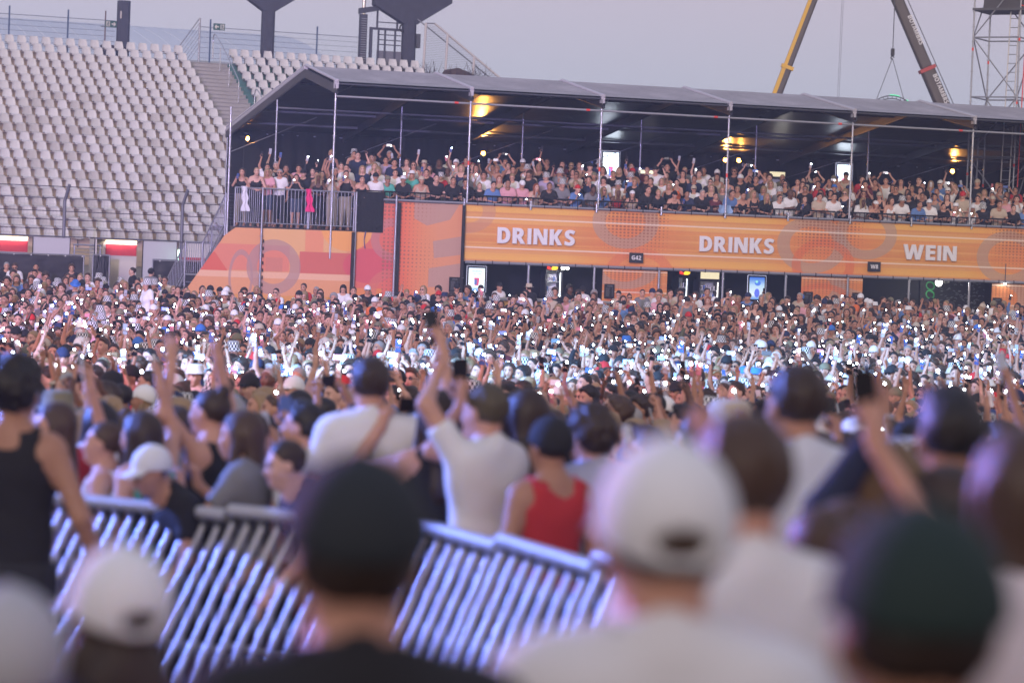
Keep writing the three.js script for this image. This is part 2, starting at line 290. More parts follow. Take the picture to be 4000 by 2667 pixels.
// ---------- hall with a long pale roof far behind the stand ----------
{
  const h = base('distant_hall', [-26, 0, -152], 0.36); tag(h, 'long pale blue hall with curved ribbed roof beyond the stand', 'building');
  const rm = M(lin(0.55, 0.60, 0.66), 0.7), pts = []; for (let i = 0; i <= 12; i++) { const t = i / 12; pts.push([t * 16, 12.3 + 2.75 * Math.sin(t * Math.PI * 0.5)]); }
  for (let k = 0; k < 29; k++) {   // standing-seam strips
    const g = []; for (let i = 0; i < 12; i++) g.push(quad([k - 12, pts[i][1], -pts[i][0]], [k - 11.05, pts[i][1], -pts[i][0]], [k - 11.05, pts[i + 1][1], -pts[i + 1][0]], [k - 12, pts[i + 1][1], -pts[i + 1][0]]));
    part('roof_strip', g, rm, h);
  }
  part('wall', box(-13, 17.2, -0.4, 12.28, -16, 0.0), M(lin(0.30, 0.34, 0.40), 0.8), h);
}

// ---------- cranked catch fence at the foot of the stand ----------
{
  const f = base('catch_fence', [0, 0, 0]); tag(f, 'low catch fence with cranked grey posts and taut wires before the seats', 'fence');
  const post = M(lin(0.20, 0.20, 0.24), 0.6, 0.3), wire = M(lin(0.06, 0.05, 0.07), 0.6, 0.3);
  const dx = 3.72, dz = -dx * Math.tan(17 * D2R), P = (n, y, o = 0) => [-14.78 + n * dx + o, y, -92 + n * dz];
  for (let n = -1; n < 3; n++) { part('post', tube(P(n, -0.4), P(n, 3.48), 0.055, 8), post, f); part('post', tube(P(n, 3.46), [P(n, 0)[0] + 0.18, 3.97, P(n, 0)[2] + 0.25], 0.052, 8), post, f); }
  const a = -1.5, b = 2.6;
  [[3.9, 0.16, 0.2], [3.52, 0.02, 0.02]].forEach(([y, o, oz]) => part('wire', tube([P(a, 0)[0] + o, y, P(a, 0)[2] + oz], [P(b, 0)[0] + o, y, P(b, 0)[2] + oz], 0.014, 5), wire, f));
  for (const y of [3.1, 2.82, 2.52, 2.28]) part('wire', tube(P(a, y), P(b, y), 0.013, 5), wire, f);
  const v = []; for (let n = a; n < b; n += 0.027) v.push(tube(P(n, 2.2), P(n, 3.52), 0.0022, 3)); for (let y = 2.25; y < 3.9; y += 0.12) v.push(tube(P(a, y), P(b, y), 0.0022, 3));
  part('fine_mesh', v, M(lin(0.30, 0.28, 0.30), 0.6), f).userData.kind = 'stuff';
}

// ---------- white booths with red band and light strip, black sheet fencing ----------
{
  const wm = M(lin(0.66, 0.63, 0.58), 0.6), gm = M(lin(0.52, 0.52, 0.55), 0.6), redm = M(lin(0.50, 0.035, 0.055), 0.55), led = new THREE.MeshStandardMaterial({ color: 0xffffff, emissive: new THREE.Color(1, 0.78, 0.52), emissiveIntensity: 4 });
  const bdir = -17 * D2R;
  const booth = (x, z, w, side, label) => {   // open niche with warm strip, then a closed pale side panel
    const b = base('service_booth', [x, 0, z], -bdir); tag(b, label, 'booth');
    part('back_wall', box(-0.5, w, -0.4, 2.24, -1.25, -1.2), wm, b);
    part('side_wall', box(-0.5, -0.45, -0.4, 2.24, -1.2, 0), wm, b);
    part('roof', box(-0.5, w + side, 2.242, 2.29, -1.25, 0.02), mat.steelDark, b);
    part('red_panel', box(0.02, w - 0.01, 1.72, 2.09, -1.198, -1.17), redm, b);
    part('light_strip', box(0.02, w - 0.02, 2.17, 2.21, -1.16, -1.12), led, b);
    part('side_panel', box(w + 0.02, w + side, -0.4, 2.23, -0.06, -0.01), gm, b);
    part('corner_post', box(w - 0.005, w + 0.018, -0.4, 2.24, -0.05, 0.01), mat.black, b);
    part('corner_post', box(w + side + 0.002, w + side + 0.022, -0.4, 2.24, -0.05, 0.01), mat.black, b);
    part('corner_post', box(-0.53, -0.502, -0.4, 2.24, -0.05, 0.01), mat.black, b);
    const L = new THREE.RectAreaLight(new THREE.Color(1, 0.8, 0.58), 34, w - 0.04, 0.05); L.position.set((w) / 2, 2.165, -1.1); L.rotation.x = -Math.PI / 2 + 0.3; b.add(L); L.name = 'strip_light';
    return b;
  };
  booth(-16.9, -91.0, 1.28, 1.2, 'white booth with red band and warm light strip behind long black fence');
  booth(-13.25, -92.1, 1.06, 1.12, 'tall white booth with red band and light strip beside green lamp');
  const b3 = base('booth_side', [-11.05, 0, -92.8], -bdir); tag(b3, 'cream booth wall with red stripe half hidden by stair railing', 'booth');
  part('wall', box(0, 2.6, -0.4, 2.22, -0.4, -0.3), wm, b3); part('red_panel', box(0.0, 2.6, 1.4, 1.75, -0.298, -0.28), redm, b3); part('roof', box(-0.05, 2.65, 2.222, 2.26, -0.45, -0.25), mat.steelDark, b3);
  const gl = base('green_light', [-11.06, 0, -92.35]); tag(gl, 'slim green glowing lamp tube between booth and staircase', 'lamp');
  part('lamp_tube', tube([0, 1.62, 0], [0.015, 2.0, 0], 0.03, 8), new THREE.MeshStandardMaterial({ color: 0xffffff, emissive: new THREE.Color(0.45, 1, 0.62), emissiveIntensity: 2.2 }), gl);
  part('lamp_foot', new THREE.SphereGeometry(0.045, 10, 8), new THREE.MeshStandardMaterial({ color: 0x113311, emissive: new THREE.Color(0.1, 0.9, 0.3), emissiveIntensity: 1.5 }), gl, [0, 1.57, 0]);
  const gp = new THREE.PointLight(new THREE.Color(0.4, 1, 0.6), 0.12); gp.position.set(0, 1.8, 0.15); gp.shadow.radius = 2; gl.add(gp); gp.name = 'green_glow';
  const tarp = M(lin(0.016, 0.016, 0.02), 0.55, 0, { bumpMap: fold, bumpScale: 0.06 });
  const sheet = (x, z, w, h, label) => { const f = base('sheeted_fence', [x, 0, z], -bdir); tag(f, label, 'fence');
    part('sheet', new THREE.BoxGeometry(w, h + 0.35, 0.02, 12, 6, 1).translate(w / 2, (h - 0.35) / 2, 0), tarp, f);
    part('top_tube', tube([-0.02, h + 0.03, 0], [w + 0.02, h + 0.03, 0], 0.022, 8), mat.galv, f);
    for (const q of [-0.02, w + 0.02]) part('end_post', tube([q, -0.4, 0.005], [q, h + 0.03, 0.005], 0.024, 8), mat.galv, f); 
    for (let q = 0.2; q < w; q += 0.55) part('cable_tie', box(q, q + 0.03, h - 0.03, h + 0.02, 0.012, 0.02), mat.white, f); };
  sheet(-19.0, -89.9, 5.2, 1.66, 'long black sheeted fence panel below the white booth');
  sheet(-13.7, -91.5, 0.5, 1.70, 'narrow black sheeted fence panel between the two booths');
  sheet(-11.72, -91.2, 2.6, 1.62, 'black sheeted fence panel at the foot of the staircase');
  const gate = base('low_barrier', [-14.45, 0, -91.9], -bdir); tag(gate, 'grey low steel barrier in the gap between the booths', 'barrier');
  for (let k = 0; k < 4; k++) part('rail', tube([0, 2.03 - k * 0.12, 0], [0.95, 2.03 - k * 0.12, 0], k ? 0.012 : 0.035, 6), mat.galv, gate);
  for (const q of [0.05, 0.9]) part('post', tube([q, -0.4, 0], [q, 2.03, 0], 0.03, 6), mat.galv, gate);
}

// ---------- main stand behind the camera: it keeps the low evening glow off the near crowd ----------
{
  const m = base('main_stand', [0, 0, 26]); tag(m, 'tall covered main stand behind the near crowd', 'grandstand');
  const conc = M(lin(0.32, 0.31, 0.30), 0.95, 0, { map: grime });
  for (let k = 0; k < 12; k++) part('terrace_step', box(-60, 60, 0, 1.2 + k * 0.6, k * 1.0, k * 1.0 + (k < 11 ? 0.998 : 2)), conc, m);
  part('rear_wall', box(-60, 60, 0, 9.6, 13.01, 13.4), conc, m); part('roof', box(-60, 60, 9.61, 9.9, 4.0, 13.6), M(lin(0.12, 0.12, 0.14), 0.7), m);
  for (let x = -56; x <= 56; x += 16) part('roof_column', box(x - 0.3, x + 0.3, 7.2, 9.6, 11.2, 11.8), conc, m);
}
// ---------- two-storey bar: scaffold, tent roof, terrace ----------
const font = await new FontLoader().loadAsync('fonts/droid/droid_sans_bold.typeface.json');
const XE = 32.8, BAY = 4.1, RZ = -3.92, RY = 7.67, EY = 7.03, BZ = -15.6, BY = 6.19, DECK = 2.76;
const rosette = new THREE.CylinderGeometry(0.062, 0.062, 0.012, 10);
function pole(x, z, y0, y1, parent, m = mat.steel, r = 0.03) {
  const g = [tube([x, y0, z], [x, y1, z], r, 10)];
  for (let y = Math.ceil((y0 + 0.1) * 2) / 2; y < y1 - 0.1; y += 0.5) g.push(rosette.clone().translate(x, y, z));
  const p = part('scaffold_pole', g, m, parent);
  if (rnd() < 0.6) part('colour_mark', tube([x, y0 + 1.1, z], [x, y0 + 1.22, z], r + 0.004, 10), mat.red, p);
  return p;
}
const roofY = (z) => z > RZ ? lerp(EY, RY, z / RZ) : lerp(RY, BY, (z - RZ) / (BZ - RZ));
{
  const t = base('tent_roof', BAR, BTH); tag(t, 'long grey tent roof with dark glossy lining on scaffold poles above terrace', 'tent');
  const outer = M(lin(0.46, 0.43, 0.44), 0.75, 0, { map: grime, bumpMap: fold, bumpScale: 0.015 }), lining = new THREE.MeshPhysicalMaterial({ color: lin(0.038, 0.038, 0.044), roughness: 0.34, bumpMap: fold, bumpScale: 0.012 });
  const trim = M(lin(0.50, 0.49, 0.52), 0.55, 0.2), rafterM = M(lin(0.045, 0.045, 0.055), 0.5, 0.4);
  const sag = (x0, x1, za, zb, dy, flip) => {   // a tarpaulin bay, sagging a little between its rafters
    const N = 8, K = 6, pos = [], uv = [], idx = [];
    for (let i = 0; i <= N; i++) for (let k = 0; k <= K; k++) { const s = i / N, q = k / K, x = lerp(x0, x1, s), z = lerp(za, zb, q); pos.push(x, roofY(z) + dy - 0.10 * Math.sin(Math.PI * s) * Math.sin(Math.PI * q), z); uv.push(x / 3, z / 3); }
    for (let i = 0; i < N; i++) for (let k = 0; k < K; k++) { const a = i * (K + 1) + k, b = a + K + 1; if (flip) idx.push(a, b, a + 1, b, b + 1, a + 1); else idx.push(a, a + 1, b, b, a + 1, b + 1); }
    const g = new THREE.BufferGeometry(); g.setAttribute('position', new THREE.Float32BufferAttribute(pos, 3)); g.setAttribute('uv', new THREE.Float32BufferAttribute(uv, 2)); g.setIndex(idx); g.computeVertexNormals(); return g;
  };
  for (let k = 0; k * BAY < XE; k++) {
    const x0 = k * BAY, x1 = x0 + BAY;
    for (const [za, zb] of [[0.1, RZ], [RZ, BZ]]) {
      part('roof_sheet', sag(x0 + 0.03, x1 - 0.03, za, zb, 0.06, true), outer, t);
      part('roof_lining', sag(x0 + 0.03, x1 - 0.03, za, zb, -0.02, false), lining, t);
    }
  }
  for (let k = 0; k * BAY <= XE; k++) {
    const x = k * BAY, dz = 0.035;
    for (const [za, zb] of [[0.14, RZ], [RZ, BZ - 0.05]]) {
      const a = [x, roofY(za) + 0.085, za], b = [x, roofY(zb) + 0.085, zb];
      part('keder_rail', tube(a, b, 0.05, 6), trim, t);
      const A = [x, roofY(za) - 0.26, za], B = [x, roofY(zb) - 0.26, zb];
      part('rafter', quad([x - 0.05, A[1], A[2]], [x - 0.05, B[1], B[2]], [x - 0.05, B[1] + 0.24, B[2]], [x - 0.05, A[1] + 0.24, A[2]]), rafterM, t);
      part('rafter', quad([x + 0.05, A[1], A[2]], [x + 0.05, A[1] + 0.24, A[2]], [x + 0.05, B[1] + 0.24, B[2]], [x + 0.05, B[1], B[2]]), rafterM, t);
      part('rafter_chord', tube(A, B, 0.055, 6), rafterM, t);
    }
    pole(x, 0, k < 1 ? 1.92 : 3.74, roofY(0) - 0.02, t);
    pole(x, -7.8, DECK, roofY(-7.8) - 0.2, t, mat.galv);
    pole(x, BZ + 0.1, DECK, BY - 0.1, t, mat.galv);
    part('eave_bracket', box(x - 0.06, x + 0.06, EY - 0.16, EY + 0.08, -0.06, 0.1), trim, t);
    if (k * BAY < XE - 1) { part('stay_cable', tube([x, EY - 0.3, 0], [x + 1.6, roofY(RZ) - 0.4, RZ], 0.012, 5), mat.steel, t); part('wind_brace', tube([x, DECK + 2.6, BZ + 0.2], [x + BAY * 0.5, roofY(-11) - 0.25, -11], 0.014, 5), mat.steel, t); }
  }
  const gable = part('gable_rail', tube([0.0, BY - 0.05, BZ - 0.05], [0.0, RY + 0.0, RZ], 0.075, 6), trim, t); gable.name = 'gable_rail';
  for (const [z, y, m, r] of [[0, 6.65, mat.steel, 0.034], [-7.8, 6.62, mat.galv, 0.03], [-11, roofY(-11) - 0.12, mat.galv, 0.045], [-13.4, roofY(-13.4) - 0.12, mat.galv, 0.045], [BZ + 0.1, BY - 0.12, mat.galv, 0.05], [-5.8, roofY(-5.8) - 0.12, rafterM, 0.045]])
    part('purlin', tube([0, y, z], [XE, y, z], r, 8), m, t);
  for (let k = 0; k * BAY < XE; k++) part('colour_mark', tube([k * BAY + 3.6, 6.65, 0], [k * BAY + 3.72, 6.65, 0], 0.038, 8), mat.red, t);
  part('eave_tube', tube([0, EY - 0.02, 0.06], [XE, EY - 0.02, 0.06], 0.03, 8), mat.steelDark, t);
  // black drapes closing the rear and the far end
  const drapeGeo = (n, h) => { const g = new THREE.PlaneGeometry(n, h, Math.round(n * 12), 4), p = g.attributes.position; for (let i = 0; i < p.count; i++) p.setZ(i, 0.06 * Math.sin(p.getX(i) * 9 + 2 * Math.sin(p.getX(i) * 1.7))); g.computeVertexNormals(); return g; };
  for (let k = 0; k * BAY < XE; k++) part('rear_drape', drapeGeo(BAY + 0.06, BY - DECK + 0.04), mat.drape, t, [k * BAY + BAY / 2, (BY + DECK) / 2, BZ + 0.2 + (k % 2) * 0.02]);
  part('side_drape', drapeGeo(15.4, 3.6), mat.drape, t, [XE - 0.1, 4.5, -7.8], -Math.PI / 2);
}
{
  const d = base('terrace_deck', BAR, BTH); tag(d, 'raised scaffold terrace deck with stepped floor on steel beams', 'platform');
  const ply = M(lin(0.10, 0.08, 0.065), 0.85, 0, { map: grime });
  part('deck_floor', box(0.0, XE, DECK - 0.14, DECK, -15.6, -0.08), ply, d); part('landing_floor', box(-2.95, -0.003, DECK - 0.14, DECK, -3.2, -0.08), ply, d);
  for (const [z0, h] of [[-0.85, 0.22], [-1.38, 0.42], [-1.9, 0.58], [-2.6, 0.7], [-3.35, 0.78]]) part('deck_step', box(0.4, XE, DECK + 0.003 + h * 0.002, DECK + h, z0 - (z0 < -3 ? 2.0 : 0.76), z0), ply, d);
  part('top_beam', tube([1.55, 3.71, 0.04], [XE, 3.71, 0.04], 0.038, 10), mat.galv, d);
  part('lower_beam', tube([4.1, 1.985, 0.05], [XE, 1.985, 0.05], 0.045, 10), mat.galv, d);
  part('bottom_ledger', tube([4.1, 0.90, 0.12], [XE, 0.90, 0.12], 0.032, 8), mat.galv, d);
  part('toe_board', box(1.6, XE, 3.60, 3.66, -0.06, -0.02), mat.steelDark, d);
  for (let x = 1.93; x < XE; x += 2.07) pole(x, 0.07, -0.35, x < 4.5 ? 3.85 : 1.95, d, mat.galv, 0.036);
  for (let x = 4.0 + 2.07; x < XE; x += 2.07) part('beam_coupler', tube([x, 3.6, 0.05], [x, 3.86, 0.05], 0.036, 8), mat.steel, d);
  pole(-2.07, 0.07, -0.35, 3.9, d, mat.galv); pole(0.72, 0.07, -0.35, 3.9, d, mat.galv); pole(-3.05, -0.1, -0.35, 6.2, d, mat.steel); pole(-2.9, -3.1, -0.35, DECK, d, mat.galv);
  for (let k = 0; k < 12; k++) part('chequer_strip', box(-2.02, -1.985, 0.0 + k * 0.21, 0.1 + k * 0.21, 0.06, 0.066), mat.black, d);
  part('lower_drape', box(4.0, XE, -0.35, DECK - 0.16, -3.05, -3.0), mat.drape, d);
  part('underside', box(0.5, XE, DECK - 0.2, DECK - 0.15, -3.0, -0.1), mat.black, d);
  part('pole_sleeve', box(0.62, 0.70, -0.35, 2.72, 0.03, 0.12), mat.black, d);
  part('pole_sleeve', box(1.98, 2.07, -0.35, 3.64, 0.02, 0.10), mat.black, d); part('pole_sleeve', box(3.94, 4.03, -0.35, 3.64, 0.09, 0.13), mat.black, d);
}
// printed banners -----------------------------------------------------------------------------------------
const STREAK = (c, x0, y0, x1, y1, cols) => { const g = c.createLinearGradient(0, y0, 0, y1); cols.forEach(([t, v]) => g.addColorStop(t, v)); c.fillStyle = g; c.fillRect(x0, y0, x1 - x0, y1 - y0); };
const ring = (c, x, y, r, w, col, sx = 1) => { c.save(); c.translate(x, y); c.scale(sx, 1); c.strokeStyle = col; c.lineWidth = w; c.beginPath(); c.arc(0, 0, r, 0, 7); c.stroke(); c.restore(); };
const dots = (c, x0, x1, y0, y1, step, r, col, fade) => { c.fillStyle = col; for (let y = y0, j = 0; y <= y1; y += step, j++) for (let x = x0; x <= x1; x += step) { const k = fade((x - x0) / (x1 - x0), (y - y0) / (y1 - y0)); if (k > 0.05) { c.beginPath(); c.arc(x, y, r * k, 0, 7); c.fill(); } } };
const BX0 = 4.07, BLEN = XE - BX0;
const fasciaTex = canvasTex(2048, 160, (c, w, h) => {
  const m = w / BLEN, X = (x) => (x - BX0) * m, Y = (y) => (3.69 - y) / (3.69 - 2.0) * h;
  c.fillStyle = '#d69455'; c.fillRect(0, 0, w, h);
  for (let i = 0; i < 26; i++) { const y = hash3(i, 3, 1) * h, t = 2 + hash3(i, 5, 2) * 9; c.fillStyle = ['rgba(232,178,96,0.40)', 'rgba(212,128,74,0.30)', 'rgba(236,188,116,0.30)'][i % 3]; c.fillRect(0, y, w, t); }
  c.fillStyle = 'rgba(234,182,92,0.75)'; c.fillRect(0, 4, w, 16); c.fillRect(0, h - 26, w, 18);
  const field = (a, b) => { const g = c.createLinearGradient(X(a), 0, X(b), 0); g.addColorStop(0, 'rgba(224,112,66,0)'); g.addColorStop(0.5, 'rgba(220,120,78,0.6)'); g.addColorStop(1, 'rgba(224,112,66,0)'); c.fillStyle = g; c.fillRect(X(a), 0, X(b) - X(a), h); };
  field(7.2, 11.4); field(13.6, 18.0); field(20.4, 25.5);
  const mauve = 'rgba(176,150,134,0.7)';
  ring(c, X(9.1), Y(3.35), 0.85 * m, 0.42 * m, mauve); ring(c, X(9.6), Y(1.75), 0.95 * m, 0.34 * m, 'rgba(216,120,80,0.6)'); ring(c, X(4.1), Y(3.5), 0.7 * m, 0.4 * m, 'rgba(190,140,120,0.5)');
  ring(c, X(15.2), Y(2.9), 0.95 * m, 0.42 * m, mauve); ring(c, X(17.0), Y(3.3), 0.85 * m, 0.38 * m, mauve); ring(c, X(15.6), Y(2.3), 0.9 * m, 0.3 * m, 'rgba(216,110,70,0.6)');
  ring(c, X(21.9), Y(2.75), 0.9 * m, 0.4 * m, mauve); ring(c, X(23.9), Y(3.3), 0.8 * m, 0.36 * m, mauve);
  for (const [a, b] of [[8.2, 10.6], [14.5, 17.0], [21.2, 23.8]]) dots(c, X(a), X(b), Y(3.6), Y(2.05), 0.125 * m, 0.045 * m, 'rgba(150,96,70,0.85)', (u, v) => (0.55 + 0.45 * Math.sin(v * 3 + 1.4)) * (1 - Math.pow(Math.abs(u - 0.5) * 2, 4)));
  c.fillStyle = 'rgba(240,224,206,0.78)'; for (const y of [3.30, 2.42]) c.fillRect(0, Y(y) - 2.4, w, 4.4);
});
const leftTex = canvasTex(1024, 512, (c, w, h) => {   // x -4.7..4.1, y -0.35..3.7
  const m = w / 8.8, X = (x) => (x + 4.7) * m, Y = (y) => (3.7 - y) / 4.05 * h;
  c.fillStyle = '#dc9c6c'; c.fillRect(0, 0, w, h);
  c.fillStyle = '#deac74'; c.fillRect(X(-2.0), Y(2.8), X(0.5) - X(-2), Y(2.0) - Y(2.8)); c.fillStyle = '#d9856a'; c.fillRect(0, Y(2.25), X(-1.2), Y(1.5) - Y(2.25)); c.fillStyle = '#d4664f'; c.beginPath(); c.moveTo(X(-4.7), Y(1.9)); c.lineTo(X(-3.4), Y(2.0)); c.lineTo(X(-3.0), Y(1.46)); c.lineTo(X(-4.7), Y(1.46)); c.fill();
  c.fillStyle = '#cb6c5c'; c.fillRect(X(-0.9), Y(2.1), X(0.74) - X(-0.9), Y(1.46) - Y(2.1)); c.fillStyle = '#e0936a'; c.fillRect(X(-0.75), Y(2.9), X(-0.2) - X(-0.75), Y(2.1) - Y(2.9));
  c.fillStyle = '#d8705c'; c.fillRect(X(0.74), Y(3.7), X(1.95) - X(0.74), h); c.fillStyle = '#e8a45a'; c.beginPath(); c.arc(X(0.5), Y(2.9), 0.8 * m, 0, Math.PI); c.fill(); c.fillStyle = '#cf5c60'; c.beginPath(); c.ellipse(X(1.2), Y(1.75), 0.8 * m, 0.55 * m, 0, 0, 7); c.fill(); c.fillStyle = '#dd8a50'; c.fillRect(X(0.74), Y(1.1), X(1.6) - X(0.74), h);
  c.fillStyle = '#e4b48f'; c.fillRect(0, Y(1.47), X(0.72), Y(1.29) - Y(1.47)); c.fillStyle = '#d99a52'; c.fillRect(0, Y(0.8), X(0.72), h);
  const mv = 'rgba(172,138,132,0.72)'; ring(c, X(-1.66), Y(1.62), 0.70 * m, 0.34 * m, mv, 0.92); ring(c, X(-2.62), Y(1.3), 0.78 * m, 0.17 * m, mv, 0.42); c.fillStyle = 'rgba(196,128,108,0.7)'; c.fillRect(X(-1.9), Y(1.9), 0.5 * m, 0.45 * m);
  ring(c, X(1.9), Y(2.55), 0.55 * m, 0.26 * m, 'rgba(186,128,124,0.7)'); ring(c, X(1.9), Y(1.0), 0.6 * m, 0.28 * m, 'rgba(206,120,100,0.7)');
  c.fillStyle = '#d8946a'; c.fillRect(X(1.95), 0, X(4.2) - X(1.95), h); const g = c.createLinearGradient(X(1.9), 0, X(3.3), 0); g.addColorStop(0, 'rgba(226,92,72,0.95)'); g.addColorStop(1, 'rgba(226,150,80,0)'); c.fillStyle = g; c.fillRect(X(1.9), 0, X(3.4) - X(1.9), h);
  c.fillStyle = 'rgba(178,146,134,0.8)'; for (const p of [[[3.1, 2.55], [4.1, 2.75], [4.1, 2.2], [3.15, 2.05]], [[3.0, 1.75], [4.1, 1.95], [4.1, 1.5], [3.7, 1.2], [3.6, -0.3], [3.2, -0.3], [3.25, 1.2], [3.0, 1.2]], [[2.5, 3.7], [3.9, 3.7], [3.6, 3.2], [2.9, 3.0], [2.5, 3.2]]]) { c.beginPath(); p.forEach(([x, y], i) => i ? c.lineTo(X(x), Y(y)) : c.moveTo(X(x), Y(y))); c.fill(); }
  dots(c, X(1.62), X(3.3), Y(3.62), Y(0.6), 0.125 * m, 0.047 * m, 'rgba(160,104,84,0.85)', (u, v) => (0.75 + 0.25 * Math.cos(v * 12)) * (1 - u * 0.8));
});
const printM = (tex, r = 0.62) => M(lin(1, 1, 1), r, 0, { map: tex, bumpMap: fold, bumpScale: 0.006, side: THREE.DoubleSide });
function sheetGeo(poly, uvf, z = 0) { const g = new THREE.ShapeGeometry(new THREE.Shape(poly.map((p) => new THREE.Vector2(...p)))); const p = g.attributes.position, uv = g.attributes.uv; for (let i = 0; i < p.count; i++) { uv.setXY(i, ...uvf(p.getX(i), p.getY(i))); p.setZ(i, z); } return g; }
function letters(text, x, y, h, wide, z, parent, m, side) {
  let cx = x; const gap = 0.02;
  const geos = [...text].map((ch) => { const g = ch === 'I' ? box(0, h * 0.235, 0, h, -0.006, 0.066) : new TextGeometry(ch, { font, size: h / 0.99, depth: 0.06, curveSegments: 5, bevelEnabled: true, bevelSize: 0.014, bevelThickness: 0.006, bevelSegments: 1 }); if (ch === 'I') { g.clearGroups(); g.addGroup(0, 36, 0); } g.computeBoundingBox(); return g; });
  const total = geos.reduce((a, g) => a + g.boundingBox.max.x - g.boundingBox.min.x, 0), sp2 = 0.075, k = (wide - sp2 * (geos.length - 1)) / total;
  geos.forEach((g) => { const b = g.boundingBox, w = (b.max.x - b.min.x) * k, s = h / Math.max(b.max.y - b.min.y, h); g.translate(-b.min.x, -b.min.y, 0); g.scale(k, s, 1); const o = part('letter', g, [m, side], parent, [cx, y, z]); cx += w + sp2; });
}
{
  const letterM = M(lin(0.74, 0.73, 0.74), 0.6), letterSide = letterM, fm = printM(fasciaTex);
  const f = base('bar_fascia_banner', BAR, BTH); tag(f, 'long orange fascia banner lettered DRINKS, DRINKS and WEIN below the terrace', 'banner');
  const fg = new THREE.PlaneGeometry(BLEN, 1.69, 260, 12).translate(BX0 + BLEN / 2, (2.0 + 3.69) / 2, 0); { const q = fg.attributes.position; for (let i = 0; i < q.count; i++) { const x = q.getX(i), y = q.getY(i), e = Math.min(1, (3.69 - y) * 4, (y - 2) * 4); q.setZ(i, 0.03 * e * (noise3(x * 1.3 + y * 0.8, y * 1.1, 3) - 0.6) + 0.012 * e * (noise3(x * 6 - y * 3, y * 2.2, 8) - 0.5)); } fg.computeVertexNormals(); } part('sheet', fg, fm, f);
  letters('DRINKS', 5.06, 2.57, 0.475, 2.42, 0.03, f, letterM, letterSide); letters('DRINKS', 11.48, 2.565, 0.47, 2.43, 0.03, f, letterM, letterSide); letters('WEIN', 18.25, 2.57, 0.47, 1.82, 0.03, f, letterM, letterSide);
  for (let x = 4.4; x < XE; x += 0.52) part('cable_tie', box(x, x + 0.02, 3.66, 3.75, 0.062, 0.09), mat.black, f);
  for (let x = 4.4; x < XE; x += 0.52) part('cable_tie', box(x, x + 0.02, 1.93, 2.04, 0.07, 0.102), mat.black, f);
  const uvL = (x, y) => [(x + 4.7) / 8.8, (y + 0.35) / 4.05], lm = printM(leftTex);
  const bn = (poly, label, z) => { const b = base('printed_banner', BAR, BTH); tag(b, label, 'banner'); part('sheet', sheetGeo(poly, uvL, z), lm, b); return b; };
  bn([[-4.6, -0.35], [0.66, -0.35], [0.66, 2.74], [-2.82, 2.72], [-3.12, 2.5], [-4.6, 0.3]], 'orange banner with mauve ring print and slanted edge along the staircase', 0.0);
  bn([[0.68, -0.35], [1.96, -0.35], [1.96, 3.64], [1.58, 3.64], [1.58, 2.73], [0.68, 2.73]], 'narrow red and orange banner between the two chequered poles', -0.03);
  bn([[2.0, -0.35], [4.05, -0.35], [4.05, 3.66], [2.0, 3.66]], 'orange dotted banner with mauve angular print left of bar hatch', 0.0);
  const infill = (x0, x1, label) => { const b = base('dotted_infill_panel', BAR, BTH); tag(b, label, 'panel'); const off = x0 + 0.3;
    part('sheet', sheetGeo([[x0, 0.95], [x1, 0.95], [x1, 1.92], [x0, 1.92]], (x, y) => [(x - BX0 + (x0 > 20 ? 0.3 : x0 > 14 ? 0 : 0)) / BLEN, (y - 0.95) / 1.2], 0.0), fm, b); };
  infill(8.43, 10.5, 'orange dotted panel closing the hatch below sign G42'); infill(14.9, 16.95, 'orange dotted panel closing the hatch left of sign W8'); infill(21.38, 25.2, 'orange dotted panel right of the wine hatch');
  const skirt = M(lin(0.72, 0.42, 0.13), 0.7, 0, { map: grime });
  const cn = base('bar_counter', BAR, BTH); tag(cn, 'long bar counter with steel edge and yellow-orange front', 'counter');
  part('counter_top', box(4.1, XE, 0.925, 0.965, -0.55, 0.10), M(lin(0.45, 0.44, 0.42), 0.45, 0.3), cn); part('counter_front', box(4.1, XE, -0.35, 0.87, 0.0, 0.04), skirt, cn);
  // number signs
  const sign = (txt, x0, x1, y0, y1, z, label, mk = M(lin(0.022, 0.024, 0.03), 0.5)) => { const s = base('number_sign', BAR, BTH); tag(s, label, 'sign'); part('plate', box(x0, x1, y0, y1, z, z + 0.03), mk, s);
    const g = new TextGeometry(txt, { font, size: 0.125, depth: 0.008, curveSegments: 4 }); g.computeBoundingBox(); const b = g.boundingBox; g.translate(-(b.min.x + b.max.x) / 2, -(b.min.y + b.max.y) / 2, 0); part('lettering', g, letterM, s, [(x0 + x1) / 2, (y0 + y1) / 2, z + 0.032]); return s; };
  sign('G42', 9.22, 9.66, 2.145, 2.445, 0.09, 'small black number sign reading G42 on orange fascia'); sign('W8', 17.05, 17.48, 2.156, 2.457, 0.09, 'small black number sign reading W8 on orange fascia'); sign('G43', 18.62, 19.2, 5.65, 5.98, -14.9, 'black number sign reading G43 hanging inside the terrace tent');
  // drinks lists
  const menu = canvasTex(128, 192, (c, w, h) => { c.fillStyle = '#16171b'; c.fillRect(0, 0, w, h); c.fillStyle = '#8c8b8a'; c.font = 'bold 20px sans-serif'; c.fillText('DRINKS', 34, 32); c.fillStyle = 'rgba(140,140,140,0.75)'; for (let i = 0; i < 9; i++) { c.fillRect(16, 52 + i * 13, 46 + 18 * hash3(i, 1, 1), 5); c.fillRect(98, 52 + i * 13, 14, 5); } });
  const menuM = M(lin(1, 1, 1), 0.5, 0, { map: menu });
